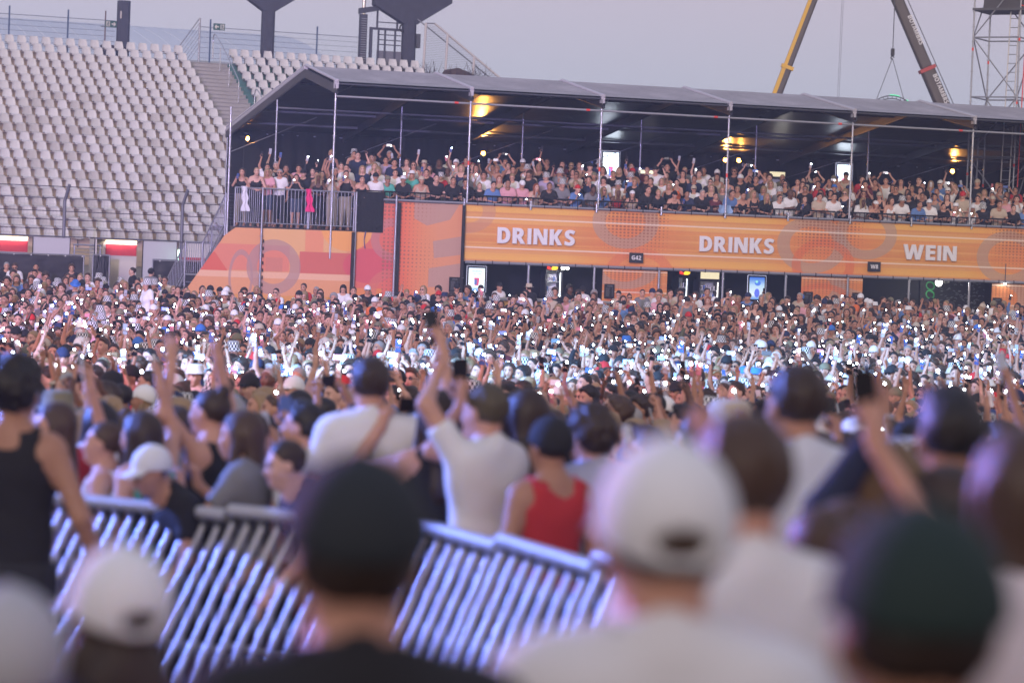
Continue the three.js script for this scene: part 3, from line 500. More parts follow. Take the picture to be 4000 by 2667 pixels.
  [[3.62, 1.07, 0.32, 0.45, 'left of first hatch beside dotted banner'], [8.47, 1.04, 0.32, 0.44, 'on the panel below sign G42'], [14.94, 1.03, 0.32, 0.43, 'at left edge of panel near W8'], [16.58, 1.05, 0.32, 0.43, 'at right edge of panel near W8'], [21.38, 1.06, 0.32, 0.42, 'on the panel right of the wine hatch']].forEach(([x, y, w, h, where]) => {
    const b = base('drinks_list', BAR, BTH); tag(b, 'black drinks list board ' + where, 'board'); part('board', box(x, x + w, y, y + h, 0.075, 0.092), mat.black, b); part('print', quad([x + 0.01, y + 0.01, 0.0945], [x + w - 0.01, y + 0.01, 0.0945], [x + w - 0.01, y + h - 0.01, 0.0945], [x + 0.01, y + h - 0.01, 0.0945]), menuM, b); });
}
// screens, fridges, lamps ----------------------------------------------------------------------------------
{
  const ad = (kind) => canvasTex(128, 224, (c, w, h) => {
    const g = c.createLinearGradient(0, 0, 0, h); g.addColorStop(0, kind ? '#3a6fd8' : '#cfe2f6'); g.addColorStop(0.35, kind ? '#b9d8f4' : '#f4fbff'); g.addColorStop(0.8, '#e8f4fb'); g.addColorStop(1, '#5f94e0'); c.fillStyle = g; c.fillRect(0, 0, w, h);
    if (kind) { c.fillStyle = 'rgba(60,110,230,0.8)'; c.beginPath(); c.arc(70, 60, 26, 0, 7); c.fill(); c.fillStyle = 'rgba(70,90,235,0.8)'; c.beginPath(); c.ellipse(66, 160, 22, 44, 0, 0, 7); c.fill(); c.fillStyle = '#9ff0dc'; c.beginPath(); c.arc(62, 46, 12, 0, 7); c.fill(); }
    else { c.fillStyle = '#8aa4b8'; c.fillRect(26, 26, 76, 4); c.fillRect(20, 36, 88, 4); c.font = 'bold 17px sans-serif'; c.fillText('LED CUP', 30, 64); c.fillStyle = '#c64f74'; c.beginPath(); c.moveTo(44, 96); c.lineTo(86, 96); c.lineTo(80, 172); c.lineTo(50, 172); c.fill(); c.fillStyle = '#5968a8'; c.fillRect(47, 112, 20, 52); c.fillStyle = '#6f88b0'; c.fillRect(44, 200, 40, 5); }
  });
  const adA = ad(0), adB = ad(1);
  const screen = (x, y, z, w, h, tex, k, label) => { const s = base('advert_screen', BAR, BTH); tag(s, label, 'screen');
    part('housing', box(x - 0.045, x + w + 0.045, y - 0.05, y + h + 0.05, z - 0.06, z), mat.black, s);
    part('frame_glow', [box(x - 0.05, x + w + 0.05, y + h + 0.051, y + h + 0.064, z - 0.03, z - 0.01), box(x - 0.06, x - 0.048, y - 0.05, y + h + 0.05, z - 0.03, z - 0.01), box(x + w + 0.048, x + w + 0.06, y - 0.05, y + h + 0.05, z - 0.03, z - 0.01)], new THREE.MeshStandardMaterial({ color: 0x222222, emissive: lin(0.75, 0.75, 1), emissiveIntensity: 0.8 }), s);
    part('screen_face', quad([x, y, z + 0.004], [x + w, y, z + 0.004], [x + w, y + h, z + 0.004], [x, y + h, z + 0.004]), new THREE.MeshStandardMaterial({ color: 0x080808, roughness: 0.3, emissive: 0xffffff, emissiveMap: tex, emissiveIntensity: k }), s);
    const L = new THREE.RectAreaLight(lin(0.75, 0.86, 1), k * 1.2, w, h); L.position.set(x + w / 2, y + h / 2, z + 0.03); L.rotation.y = Math.PI; L.name = 'screen_light'; s.add(L); return s; };
  screen(4.34, 1.13, -0.35, 0.5, 0.68, adA, 1.3, 'bright portrait advert screen showing a cup in first bar hatch');
  screen(13.47, 1.16, -0.7, 0.5, 0.68, adB, 0.9, 'blue portrait advert screen in the hatch right of second fridge');
  screen(13.22, 4.85, -14.2, 0.58, 1.14, adA, 2.6, 'white portrait advert screen on the terrace left of orange lamps'); screen(22.22, 4.85, -14.2, 0.55, 1.12, adA, 2.6, 'white portrait advert screen on the terrace right of sign G43');
  const glassM = new THREE.MeshPhysicalMaterial({ color: 0xffffff, roughness: 0.05, transmission: 1, thickness: 0 }), canM = [lin(0.5, 0.5, 0.55), lin(0.08, 0.16, 0.42), lin(0.6, 0.6, 0.62)].map((c) => M(c, 0.3, 0.6));
  const fridge = (x, y0, y1, z, w, head, label, warm = lin(0.85, 0.95, 1)) => { const f = base('drinks_fridge', BAR, BTH); tag(f, label, 'fridge');
    const shell = M(lin(0.035, 0.037, 0.045), 0.5), dpt = 0.5, inner = M(lin(0.75, 0.78, 0.8), 0.5);
    part('shell', [box(x - 0.04, x, y0, y1, z - dpt, z), box(x + w, x + w + 0.04, y0, y1, z - dpt, z), box(x - 0.04, x + w + 0.04, y1, y1 + 0.05, z - dpt, z), box(x - 0.04, x + w + 0.04, y0, y0 + 0.04, z - dpt + 0.001, z - 0.001), box(x - 0.04, x + w + 0.04, y0, y1, z - dpt - 0.02, z - dpt)], shell, f);
    part('liner', box(x + 0.005, x + w - 0.005, y0 + 0.05, y1 - 0.01, z - dpt + 0.005, z - dpt + 0.02), inner, f);
    const n = Math.max(2, Math.round((y1 - y0) / 0.3)); for (let i = 0; i < n; i++) { const y = y0 + 0.12 + i * (y1 - y0 - 0.15) / n; part('shelf', box(x + 0.01, x + w - 0.01, y, y + 0.012, z - dpt + 0.03, z - 0.06), inner, f); for (let q = x + 0.06; q < x + w - 0.05; q += 0.075) part('drink_can', new THREE.CylinderGeometry(0.028, 0.028, 0.14, 8), canM[Math.floor(rnd() * 3)], f, [q, y + 0.084, z - 0.14 - rnd() * 0.08]); }
    part('door_glass', quad([x, y0 + 0.04, z - 0.012], [x + w, y0 + 0.04, z - 0.012], [x + w, y1, z - 0.012], [x, y1, z - 0.012]), glassM, f);
    part('light_tube', box(x + w - 0.035, x + w - 0.015, y0 + 0.06, y1 - 0.03, z - 0.05, z - 0.03), new THREE.MeshStandardMaterial({ color: 0xffffff, emissive: warm, emissiveIntensity: 3 }), f);
    const L = new THREE.PointLight(warm, 0.9); L.position.set(x + w - 0.08, (y0 + y1) / 2, z - 0.1); L.shadow.radius = 3; L.name = 'fridge_light'; f.add(L);
    if (head) { part('header', box(x - 0.03, x + w + 0.03, y1 + 0.052, y1 + 0.052 + head, z - 0.3, z - 0.01), M(lin(0.05, 0.05, 0.06), 0.5), f); part('header_sign', quad([x, y1 + 0.07, z - 0.006], [x + w, y1 + 0.07, z - 0.006], [x + w, y1 + 0.04 + head, z - 0.006], [x, y1 + 0.04 + head, z - 0.006]), new THREE.MeshStandardMaterial({ color: 0x332211, emissive: lin(1, 0.86, 0.55), emissiveIntensity: 0.8 }), f); }
    return f; };
  const bull = (f, x, y, z) => { const g = new THREE.MeshStandardMaterial({ color: 0x442200, emissive: lin(1, 0.55, 0.03), emissiveIntensity: 1.6 }), r = new THREE.MeshStandardMaterial({ color: 0x440000, emissive: lin(0.9, 0.05, 0.03), emissiveIntensity: 1.0 }); part('sign_emblem', prism([[0.02, 0], [0.14, 0.0], [0.2, 0.03], [0.22, 0.09], [0.16, 0.11], [0.11, 0.15], [0.06, 0.11], [0.0, 0.06]], 0.01), g, f, [x, y, z]); part('sign_emblem', prism([[-0.13, 0.02], [-0.02, 0.0], [0.015, 0.05], [-0.05, 0.1], [-0.14, 0.12]], 0.01), r, f, [x, y, z]); };
  bull(fridge(7.2, 0.2, 1.78, -1.6, 0.46, 0, 'lit drinks fridge with cans and glowing emblem beside first hatch'), 7.33, 1.83, -1.62); bull(fridge(11.45, 0.2, 1.74, -1.5, 0.3, 0, 'narrow lit drinks fridge behind the second hatch'), 11.6, 1.83, -1.52);
  fridge(12.2, 0.2, 1.66, -1.6, 0.62, 0.26, 'tall lit fridge with glowing yellow header in second hatch', lin(1, 0.97, 0.88)); fridge(19.5, 3.4, 5.35, -14, 0.6, 0.2, 'lit drinks fridge at the back of the terrace under G43', lin(1, 0.95, 0.85));
  const fu = base('counter_fridge', BAR, BTH); tag(fu, 'pale lit counter sign at the back of the terrace right of screen', 'sign'); part('cabinet', box(14.2, 15.1, 3.4, 5.5, -14.5, -14), M(lin(0.12, 0.12, 0.2), 0.5), fu); part('lit_sign', box(14.5, 15.1, 5.3, 5.42, -13.995, -13.98), new THREE.MeshStandardMaterial({ color: 0x222222, emissive: lin(1, 0.9, 0.6), emissiveIntensity: 1.2 }), fu);
  // round floodlight bulbs in the hatches
  const bulb = (x, y, z, r, I, label) => { const b = base('work_lamp', BAR, BTH); tag(b, label, 'lamp'); part('lamp_body', [tube([x, y + r, z], [x, DECK - 0.2, z], 0.012, 6), new THREE.CylinderGeometry(r * 0.6, r * 0.9, r, 12).translate(x, y + r * 1.1, z)], mat.steelDark, b); part('lamp_bulb', new THREE.SphereGeometry(r, 14, 10).translate(x, y, z), new THREE.MeshStandardMaterial({ color: 0xffffff, emissive: lin(1, 0.98, 0.9), emissiveIntensity: 14 }), b);
    const L = new THREE.PointLight(lin(1, 0.97, 0.9), I); L.position.set(x, y, z); L.shadow.radius = 2; L.name = 'lamp_light'; b.add(L); };
  bulb(7.5, 1.9, -1.0, 0.055, 1.6, 'small white work lamp hanging in first bar hatch'); bulb(7.64, 1.9, -1.0, 0.05, 0.8, 'smaller white work lamp beside another in first hatch'); bulb(20.27, 1.88, -1.5, 0.11, 5, 'large glaring white work lamp hanging in the wine hatch'); bulb(21.77, 1.93, 0.12, 0.035, 0.3, 'tiny white lamp over the panel right of wine hatch');
  const gs = base('chalkboard_banner', BAR, BTH); tag(gs, 'black banner with chalk scribbles and green drawing behind wine hatch', 'banner');
  part('sheet', quad([20.3, 0.9, -2.9], [22.6, 0.9, -2.9], [22.6, 2.1, -2.9], [20.3, 2.1, -2.9]), M(lin(1, 1, 1), 0.7, 0, { map: canvasTex(256, 128, (c, w, h) => { c.fillStyle = '#15171a'; c.fillRect(0, 0, w, h); c.strokeStyle = 'rgba(170,170,165,0.75)'; c.lineWidth = 1.5; for (let i = 0; i < 130; i++) { const x = 70 + hash3(i, 1, 4) * 180, y = hash3(i, 2, 4) * h; c.beginPath(); c.moveTo(x, y); c.quadraticCurveTo(x + 14 * hash3(i, 3, 1) - 7, y - 9 + 14 * hash3(i, 4, 1), x + 9, y + 8 * hash3(i, 5, 2) - 4); c.stroke(); } c.strokeStyle = '#2f8a4a'; c.lineWidth = 5; for (const y of [36, 66, 96]) { c.beginPath(); c.ellipse(40, y, 16, 13, 0.4, 0, 7); c.stroke(); } }), bumpMap: fold, bumpScale: 0.03 }), gs);
  // orange spotlights standing in the terrace, aimed up at the lining
  const par = (x, y, z, aim, k, label, group) => { const p = base('stage_spotlight', BAR, BTH); tag(p, label, 'spotlight', group); const A = V(x, y, z), D = V(...aim).normalize(), E = A.clone().addScaledVector(D, 0.14), B = A.clone().addScaledVector(D, -0.14);
    part('lamp_can', tube(B.toArray(), E.toArray(), 0.095, 12, 0.1), mat.black, p); part('yoke', [tube([x, y - 0.22, z], [x, y - 0.02, z - 0.1], 0.015, 6), tube([x, DECK, z - 0.02], [x, y - 0.2, z], 0.018, 6)], mat.black, p);
    for (let i = 0; i < 5; i++) { const a = i * 1.2566, U = V(1, 0, 0).cross(D).normalize(), Wv = D.clone().cross(U), c = E.clone().addScaledVector(D, 0.012).addScaledVector(U, 0.05 * Math.cos(a)).addScaledVector(Wv, 0.05 * Math.sin(a)); const o = part('lamp_lens', new THREE.SphereGeometry(0.034, 10, 8), lensM, p, c.toArray()); }
    const L = new THREE.SpotLight(lin(1, 0.42, 0.08), k, 0, 0.55, 0.7); L.position.copy(E.clone().addScaledVector(D, 0.06)); L.target.position.copy(E.clone().addScaledVector(D, 3)); L.shadow.radius = 4; L.name = 'orange_beam'; p.add(L, L.target); };
  const lensM = new THREE.MeshStandardMaterial({ color: 0xffffff, emissive: lin(1, 0.36, 0.05), emissiveIntensity: 34 });
  par(18.03, 5.9, -14.8, [0, 0.35, 0.94], 60, 'orange spotlight on a stand left of sign G43'); par(18.54, 5.9, -14.8, [0.1, 0.35, 0.9], 25, 'orange spotlight tight beside sign G43'); par(27.04, 5.9, -14.8, [0, 0.35, 0.94], 60, 'orange spotlight on the terrace beyond second screen'); par(8.95, 5.7, -14.8, [-0.1, 0.35, 0.94], 50, 'orange spotlight at the back of terrace near its open end');
  par(0.4, 5.88, -14.6, [0.6, -0.2, 0.8], 6, 'yellow spotlight hanging at the open tent end');
}
// railings -------------------------------------------------------------------------------------------------
{
  const bar = (x0, y0, z0, x1, y1, z1, r) => tube([x0, y0, z0], [x1, y1, z1], r, 6);
  const barrierProto = (w, h, step, m, rT, rB) => { const b = new THREE.Group(); part('top_rail', bar(0, h, 0, w, h, 0, rT), m, b); part('bottom_rail', bar(0, 0.12, 0, w, 0.12, 0, rT * 0.8), m, b); for (const q of [0, w]) part('end_post', bar(q, 0, 0, q, h, 0, rT), m, b); for (let q = step; q < w - step / 2; q += step) part('bar', bar(q, 0.12, 0, q, h, 0, rB), m, b); return b; };
  const blk = M(lin(0.014, 0.015, 0.018), 0.45, 0.3), p1 = barrierProto(2.02, 1.19, 0.155, blk, 0.026, 0.012);
  for (let k = 0; k < 12; k++) { const x = 1.62 + k * 2.06; if (x > XE - 2) break; const b = p1.clone(); const g = base('black_barrier', BAR, BTH); b.position.set(x, DECK, -0.16 + (k % 2) * 0.03); [...b.children].forEach((c) => { c.position.add(b.position); g.add(c); }); tag(g, 'black steel crowd barrier along the terrace edge above the fascia', 'barrier', 'black barriers along the terrace edge'); }
  const p2 = barrierProto(1.34, 1.12, 0.105, mat.galv, 0.024, 0.011);
  [[-2.04, 'left'], [-0.66, 'right']].forEach(([x], k) => { const g = base('grey_barrier', BAR, BTH); const b = p2.clone(); [...b.children].forEach((c) => { c.position.set(x, DECK, -0.02); g.add(c); }); tag(g, k ? 'grey barred railing with pink cloth left of hanging pole' : 'grey barred railing before the landing with people in pink and white', 'railing'); });
  const g0 = base('grey_barrier', BAR, BTH); const b0 = barrierProto(0.8, 1.12, 0.06, mat.galv, 0.022, 0.011); [...b0.children].forEach((c) => { c.position.set(-2.86, DECK, -0.02); g0.add(c); }); tag(g0, 'narrow grey close-barred railing at stair head with white cloth', 'railing');
  const bs = base('black_screen_panel', BAR, BTH); tag(bs, 'black cloth-covered railing panel beside the hanging pole', 'panel'); part('cloth', box(0.74, 1.56, DECK, DECK + 1.16, -0.03, -0.01), mat.drape, bs); part('top_rail', bar(0.72, DECK + 1.19, -0.02, 1.6, DECK + 1.19, -0.02, 0.022), blk, bs);
  part('bracing_strap', [tube([1.05, DECK, 0], [1.0, DECK - 0.25, 0.03], 0.02, 5, 0.012), tube([1.0, DECK - 0.25, 0.03], [1.04, DECK - 0.5, 0.02], 0.012, 5, 0.016)], M(lin(0.10, 0.10, 0.22), 0.8), bs);
  // staircase in two flights down from the landing
  const s = base('scaffold_staircase', BAR, BTH); tag(s, 'galvanised scaffold staircase with barred railings descending from the terrace', 'staircase');
  const dir = V(-0.5, 0, -0.866), side = V(0.866, 0, -0.5), P = (o, y, q) => [o.x + side.x * q, y, o.z + side.z * q];
  const flight = (o, y0, drop, run) => {
    const n = 7; for (let i = 0; i < n; i++) { const c = o.clone().addScaledVector(dir, run * (i + 0.5) / n), y = y0 - drop * (i + 1) / n; const g = new THREE.BoxGeometry(run / n * 1.1, 0.04, 1.0); g.rotateY(Math.atan2(-dir.z, dir.x)); part('stair_tread', g, mat.galv, s, [c.x + side.x * 0.55, y, c.z + side.z * 0.55]); }
    const e = o.clone().addScaledVector(dir, run);
    for (const q of [0, 1.1]) { part('stringer', tube(P(o, y0 - 0.06, q), P(e, y0 - drop - 0.06, q), 0.045, 6), mat.galv, s); part('handrail', tube(P(o, y0 + 0.95, q), P(e, y0 - drop + 0.95, q), 0.026, 6), mat.galv, s); part('mid_rail', tube(P(o, y0 + 0.12, q), P(e, y0 - drop + 0.12, q), 0.018, 6), mat.galv, s);
      for (let i = 0; i <= 16; i++) { const c = o.clone().addScaledVector(dir, run * i / 16), y = y0 - drop * i / 16; part('baluster', tube(P(c, y + 0.1, q), P(c, y + 0.95, q), i % 16 ? 0.011 : 0.026, 5), mat.galv, s); } }
    return e;
  };
  const o1 = V(-3.1, 0, -0.15), e1 = flight(o1, DECK - 0.02, 1.45, 0.95), o2 = e1.clone().addScaledVector(dir, 0.75);
  for (const q of [0, 1.1]) { part('landing_rail', tube(P(e1, 1.31 + 0.95, q), P(o2, 1.31 + 0.95, q), 0.026, 6), mat.galv, s); for (let i = 0; i <= 8; i++) { const c = e1.clone().lerp(o2, i / 8); part('baluster', tube(P(c, 1.35, q), P(c, 2.26, q), i % 8 ? 0.011 : 0.03, 5), mat.galv, s); } }
  { const g = new THREE.BoxGeometry(0.75, 0.04, 1.1); g.rotateY(Math.atan2(-dir.z, dir.x)); const c = e1.clone().lerp(o2, 0.5); part('landing', g, mat.galv, s, [c.x + side.x * 0.55, 1.31, c.z + side.z * 0.55]); }
  flight(o2, 1.31, 1.6, 1.1);
  for (const [o, y] of [[o1, 3.7], [e1, 2.3], [o2, 2.3]]) for (const q of [0, 1.1]) pole(...(([x, , z]) => [x, z])(P(o, 0, q)), -0.35, y, s, mat.galv);
  // cloths hung over the rails
  const cloth = (name, label, x, w, y0, y1, z, c, skew) => { const g = new THREE.PlaneGeometry(w, y1 - y0, 10, 14), p = g.attributes.position; for (let i = 0; i < p.count; i++) { const u = p.getX(i) / w, v = 0.5 - p.getY(i) / (y1 - y0); p.setX(i, p.getX(i) * (0.55 + 0.45 * v + 0.1 * Math.sin(v * 7)) + skew * v + 0.02 * Math.sin(v * 14 + u * 3)); p.setZ(i, 0.03 * Math.sin(u * 11 + v * 3) + 0.02 * v); } g.computeVertexNormals(); const o = part(name, g, M(c, 0.9, 0, { side: THREE.DoubleSide }), scene, V(x, (y0 + y1) / 2, z).applyAxisAngle(V(0, 1, 0), BTH).add(V(...BAR)).toArray(), BTH); tag(o, label, 'cloth'); };
  cloth('white_cloth', 'white cloth hung over the narrow railing at stair head', -2.62, 0.24, 3.2, 3.92, 0.05, lin(0.7, 0.7, 0.74), 0.05); cloth('pink_cloth', 'bright pink cloth hung over the grey landing railing', -0.72, 0.24, 3.26, 3.92, 0.05, lin(0.75, 0.04, 0.20), 0.06); cloth('blue_jacket', 'light blue jacket draped over the black terrace barrier', 12.3, 0.6, 3.6, 4.0, -0.06, lin(0.28, 0.42, 0.62), 0.04);
}
// ---------- cranes, hook, coaster crest, scaffold tower, cables beyond the bar ----------
{
  const grey = M(lin(0.11, 0.095, 0.085), 0.55, 0.1, { map: grime }), yellow = M(lin(0.68, 0.40, 0.03), 0.5), redp = M(lin(0.40, 0.04, 0.035), 0.5);
  const boom = (a, b, w0, w1, side, label, print) => {   // telescopic boom, two sections visible with collars
    const g = base('mobile_crane_boom', a); tag(g, label, 'crane');
    const A = V(...a), B = V(...b), d = B.clone().sub(A), L = d.length(), q = new THREE.Quaternion().setFromUnitVectors(V(0, 1, 0), d.clone().normalize());
    const add = (name, geo, m, parent = g) => { geo.applyQuaternion(q); return part(name, geo, m, parent); };
    const sec = [[0, 0.36, w0], [0.36, 0.72, (w0 + w1) / 2], [0.72, 1, w1]];
    for (const [s, e, w] of sec) { add('boom_section', new RoundedBoxGeometry(w, (e - s) * L, w, 2, w * 0.2).translate(0, (s + e) / 2 * L, 0), grey); if (side) add('painted_face', box(-w * 0.51, -w * 0.12, s * L, e * L, w * 0.1, w * 0.512), yellow);
      if (s) { add('collar', box(-w * 0.72, w * 0.72, s * L - 0.12, s * L + 0.05, -w * 0.7, w * 0.7), side ? yellow : redp); } }
    if (!side) add('luff_rope', tube([w0 * 0.75, 0, 0], [w1 * 0.8, L, 0], 0.02, 5), mat.steelDark);
    if (print) for (const [s, t] of print) { const tg = new TextGeometry(t, { font, size: 0.2, depth: 0.01, curveSegments: 3 }); tg.rotateZ(-Math.PI / 2); tg.translate(w0 * 0.08, s * L, w0 * 0.505); add('lettering', tg, mat.white); }
    return g;
  };
  boom([8.3, -0.35, -130.6], [13.75, 16.0, -130], 0.5, 0.4, true, 'yellow and grey telescopic crane boom leaning right above the tent roof');
  boom([24.35, -0.35, -130], [16.4, 16.2, -130], 0.78, 0.52, false, 'dark grey telescopic crane boom with red collars leaning left', [[0.70, 'BOTAMBRS'], [0.86, 'BOTAMBRS']]);
  const hk = base('crane_hook', [16.97, 0, -129.6]); tag(hk, 'crane hook block hanging on cable with two slings', 'hook');
  part('hoist_cable', tube([0, 12.3, 0], [-0.02, 30, 0], 0.022, 5), mat.steelDark, hk); part('hook_block', new RoundedBoxGeometry(0.17, 0.34, 0.14, 2, 0.03), mat.black, hk, [0, 12.22, 0]); part('hook', new THREE.TorusGeometry(0.07, 0.025, 6, 12, 4.6), mat.black, hk, [0, 11.96, 0]);
  part('sling', tube([0, 11.95, 0], [-0.66, 10.0, 0], 0.016, 5), mat.steelDark, hk); part('sling', tube([0, 11.95, 0], [0.66, 9.9, 0], 0.016, 5), mat.steelDark, hk);
  const c2 = base('hoist_rope', [14.55, 0, -130]); tag(c2, 'pair of thin crane ropes hanging straight down between the booms', 'rope'); for (const o of [0, 0.07]) part('rope', tube([o, 5, 0], [o + 0.1, 32, 0], 0.009, 4), M(lin(0.22, 0.22, 0.26), 0.6), c2);
  const oc = part('overhead_cable', curve([[-2, 10.62, -135], [9, 10.2, -135], [20, 9.98, -135], [34, 9.9, -135]], 0.009, 30, 4), M(lin(0.22, 0.22, 0.26), 0.7), scene); tag(oc, 'thin overhead cable crossing the sky above the tent', 'cable');
  // coaster crest
  const ct = base('coaster_track', [17.08, 0, -130]); tag(ct, 'arched coaster track crest with green light edge above the tent', 'track');
  const arc = (r, n = 20) => { const p = []; for (let i = 0; i <= n; i++) { const a = lerp(2.5, 0.62, i / n); p.push([Math.cos(a) * r, 9.05 + Math.sin(a) * r, 0]); } return p; };
  for (const r of [1.2, 1.07]) part('track_rail', curve(arc(r), 0.022, 40, 5), mat.black, ct); for (let i = 0; i < 11; i++) { const a = lerp(2.45, 0.68, i / 10); part('track_tie', tube([Math.cos(a) * 1.07, 9.05 + Math.sin(a) * 1.07, 0], [Math.cos(a) * 1.2, 9.05 + Math.sin(a) * 1.2, 0], 0.014, 4), mat.black, ct); }
  for (const x of [-0.5, 0.1, 0.5]) part('track_support', tube([x, -0.35, 0], [x, 9.95, 0], 0.04, 6), mat.black, ct);
  const glow = new THREE.MeshStandardMaterial({ color: 0x114422, emissive: lin(0.15, 0.9, 0.45), emissiveIntensity: 1.1 }); part('light_strip', curve(arc(1.24).slice(9, 14), 0.02, 14, 5), glow, ct); part('light_strip', curve(arc(1.24).slice(16, 21), 0.02, 14, 5), glow, ct);
  // scaffold tower
  const st = base('scaffold_tower', [15.13, 0, -95], -0.5); tag(st, 'tall galvanised scaffold tower with ladder and red cable at right', 'tower');
  const TW = 1.62;
  for (const [x, z] of [[0, 0], [TW, 0], [0, -TW], [TW, -TW]]) { const g = [tube([x, -0.35, z], [x, 13.6, z], 0.03, 8)]; for (let y = 0.5; y < 13.4; y += 0.5) g.push(rosette.clone().translate(x, y, z)); part('upright', g, mat.galv, st); for (let y = 1.3; y < 13; y += 2.1) part('colour_mark', tube([x, y + (x + z) * 0.2, z], [x, y + 0.1 + (x + z) * 0.2, z], 0.035, 8), mat.red, st); }
  for (let k = 0; k < 7; k++) { const y = 0.15 + k * 2.0, e = [[0, 0, TW, 0], [TW, 0, TW, -TW], [TW, -TW, 0, -TW], [0, -TW, 0, 0]]; e.forEach(([a, b, c, d], i) => { part('ledger', tube([a, y, b], [c, y, d], 0.028, 6), mat.galv, st); part('diagonal_brace', k % 2 ^ i % 2 ? tube([a, y, b], [c, y + 2, d], 0.024, 6) : tube([c, y, d], [a, y + 2, b], 0.024, 6), mat.galv, st); }); }
  part('work_platform', box(-0.05, TW + 1.2, 11.05, 11.13, -TW, 0.05), mat.steelDark, st);
  part('equipment_case', box(0.25, TW + 0.9, 11.14, 11.9, -TW + 0.2, -0.2), M(lin(0.06, 0.06, 0.07), 0.5), st);
  for (const o of [0, 0.3]) part('ladder_rail', tube([1.05 + o, 4.5, -0.35], [1.2 + o, 13.4, -0.35], 0.022, 6), M(lin(0.62, 0.6, 0.58), 0.45, 0.4), st); for (let k = 0; k < 28; k++) part('ladder_rung', tube([1.05 + k * 0.0053, 4.8 + k * 0.3, -0.35], [1.35 + k * 0.0053, 4.8 + k * 0.3, -0.35], 0.014, 5), mat.galv, st);
  part('red_cable', curve([[1.78, 4, 0.06], [1.82, 8, 0.06], [1.84, 10.9, 0.06], [1.8, 11.2, 0.02], [1.6, 11.22, 0]], 0.02, 30, 5), mat.red, st);
}
// ---------- stage lighting towers standing left of the frame: they light the haze and the crowd ----------
const stageLights = [];
{
  const truss = (x, z, h, label) => { const t = base('lighting_tower', [x, groundY(z), z]); tag(t, label, 'tower', null); const w = 0.4; for (const [a, b] of [[0, 0], [w, 0], [0, w], [w, w]]) part('truss_chord', tube([a, 0, b], [a, h, b], 0.025, 6), mat.steel, t); for (let y = 0; y < h - 0.4; y += 0.5) for (const [a, b, c, d] of [[0, 0, w, 0], [w, 0, w, w], [w, w, 0, w], [0, w, 0, 0]]) part('truss_brace', tube([a, y, b], [c, y + 0.5, d], 0.012, 4), mat.steel, t); part('base_plate', box(-0.4, 0.8, 0, 0.03, -0.4, 0.8), mat.steelDark, t); return t; };
  truss(-15.2, -21.2, 8.2, 'aluminium truss tower carrying blue and white stage floods');
  const flood = (p, aim, col, I, ang, rad, label) => { const f = base('stage_flood', p); tag(f, label, 'floodlight'); const A = V(0, 0, 0), D = V(...aim).sub(V(...p)).normalize(), E = D.clone().multiplyScalar(0.22);
    part('lamp_housing', tube(D.clone().multiplyScalar(-0.25).toArray(), E.toArray(), 0.2, 14, 0.24), mat.black, f); part('lamp_yoke', new THREE.TorusGeometry(0.27, 0.02, 6, 14, Math.PI), mat.black, f); part('lamp_hanger', tube([0, 0.25, 0], [-0.2, 0.6, 0.1], 0.025, 6), mat.black, f);
    const disc = new THREE.CylinderGeometry(0.22, 0.22, 0.02, 18); disc.applyQuaternion(new THREE.Quaternion().setFromUnitVectors(V(0, 1, 0), D)); part('lamp_lens', disc, new THREE.MeshStandardMaterial({ color: 0xffffff, emissive: col, emissiveIntensity: 6 }), f, D.clone().multiplyScalar(0.235).toArray());
    const L = new THREE.SpotLight(col, I, 0, ang, 0.8); L.position.copy(D.clone().multiplyScalar(0.3)); L.target.position.copy(D.clone().multiplyScalar(10)); L.shadow.radius = rad; L.name = 'flood_beam'; f.add(L, L.target); stageLights.push(L); };
  flood([-15, 8.2, -21], [5, 0.4, -48], lin(0.14, 0.48, 1), 12000, 0.24, 12, 'white stage flood aimed across the middle of the field');
  flood([-15, 7.4, -20.6], [1.0, 1.2, -12], lin(0.14, 0.24, 1), 2600, 0.5, 12, 'deep blue stage flood aimed at the pit barrier');
  flood([-15, 7.8, -21.8], [-9, 4.5, -75], lin(0.55, 0.42, 1), 6000, 0.30, 12, 'violet stage flood aimed through the haze towards the stand');
  flood([-15, 6.6, -20.8], [-0.1, 1.7, -4.5], lin(1, 0.25, 0.48), 800, 0.22, 12, 'rose stage flood aimed at the nearest heads in the pit');
  flood([-15, 7.0, -21.5], [-3, 1.2, -36], lin(1, 0.36, 0.66), 800, 0.45, 12, 'pink stage flood aimed at the near left crowd');
}
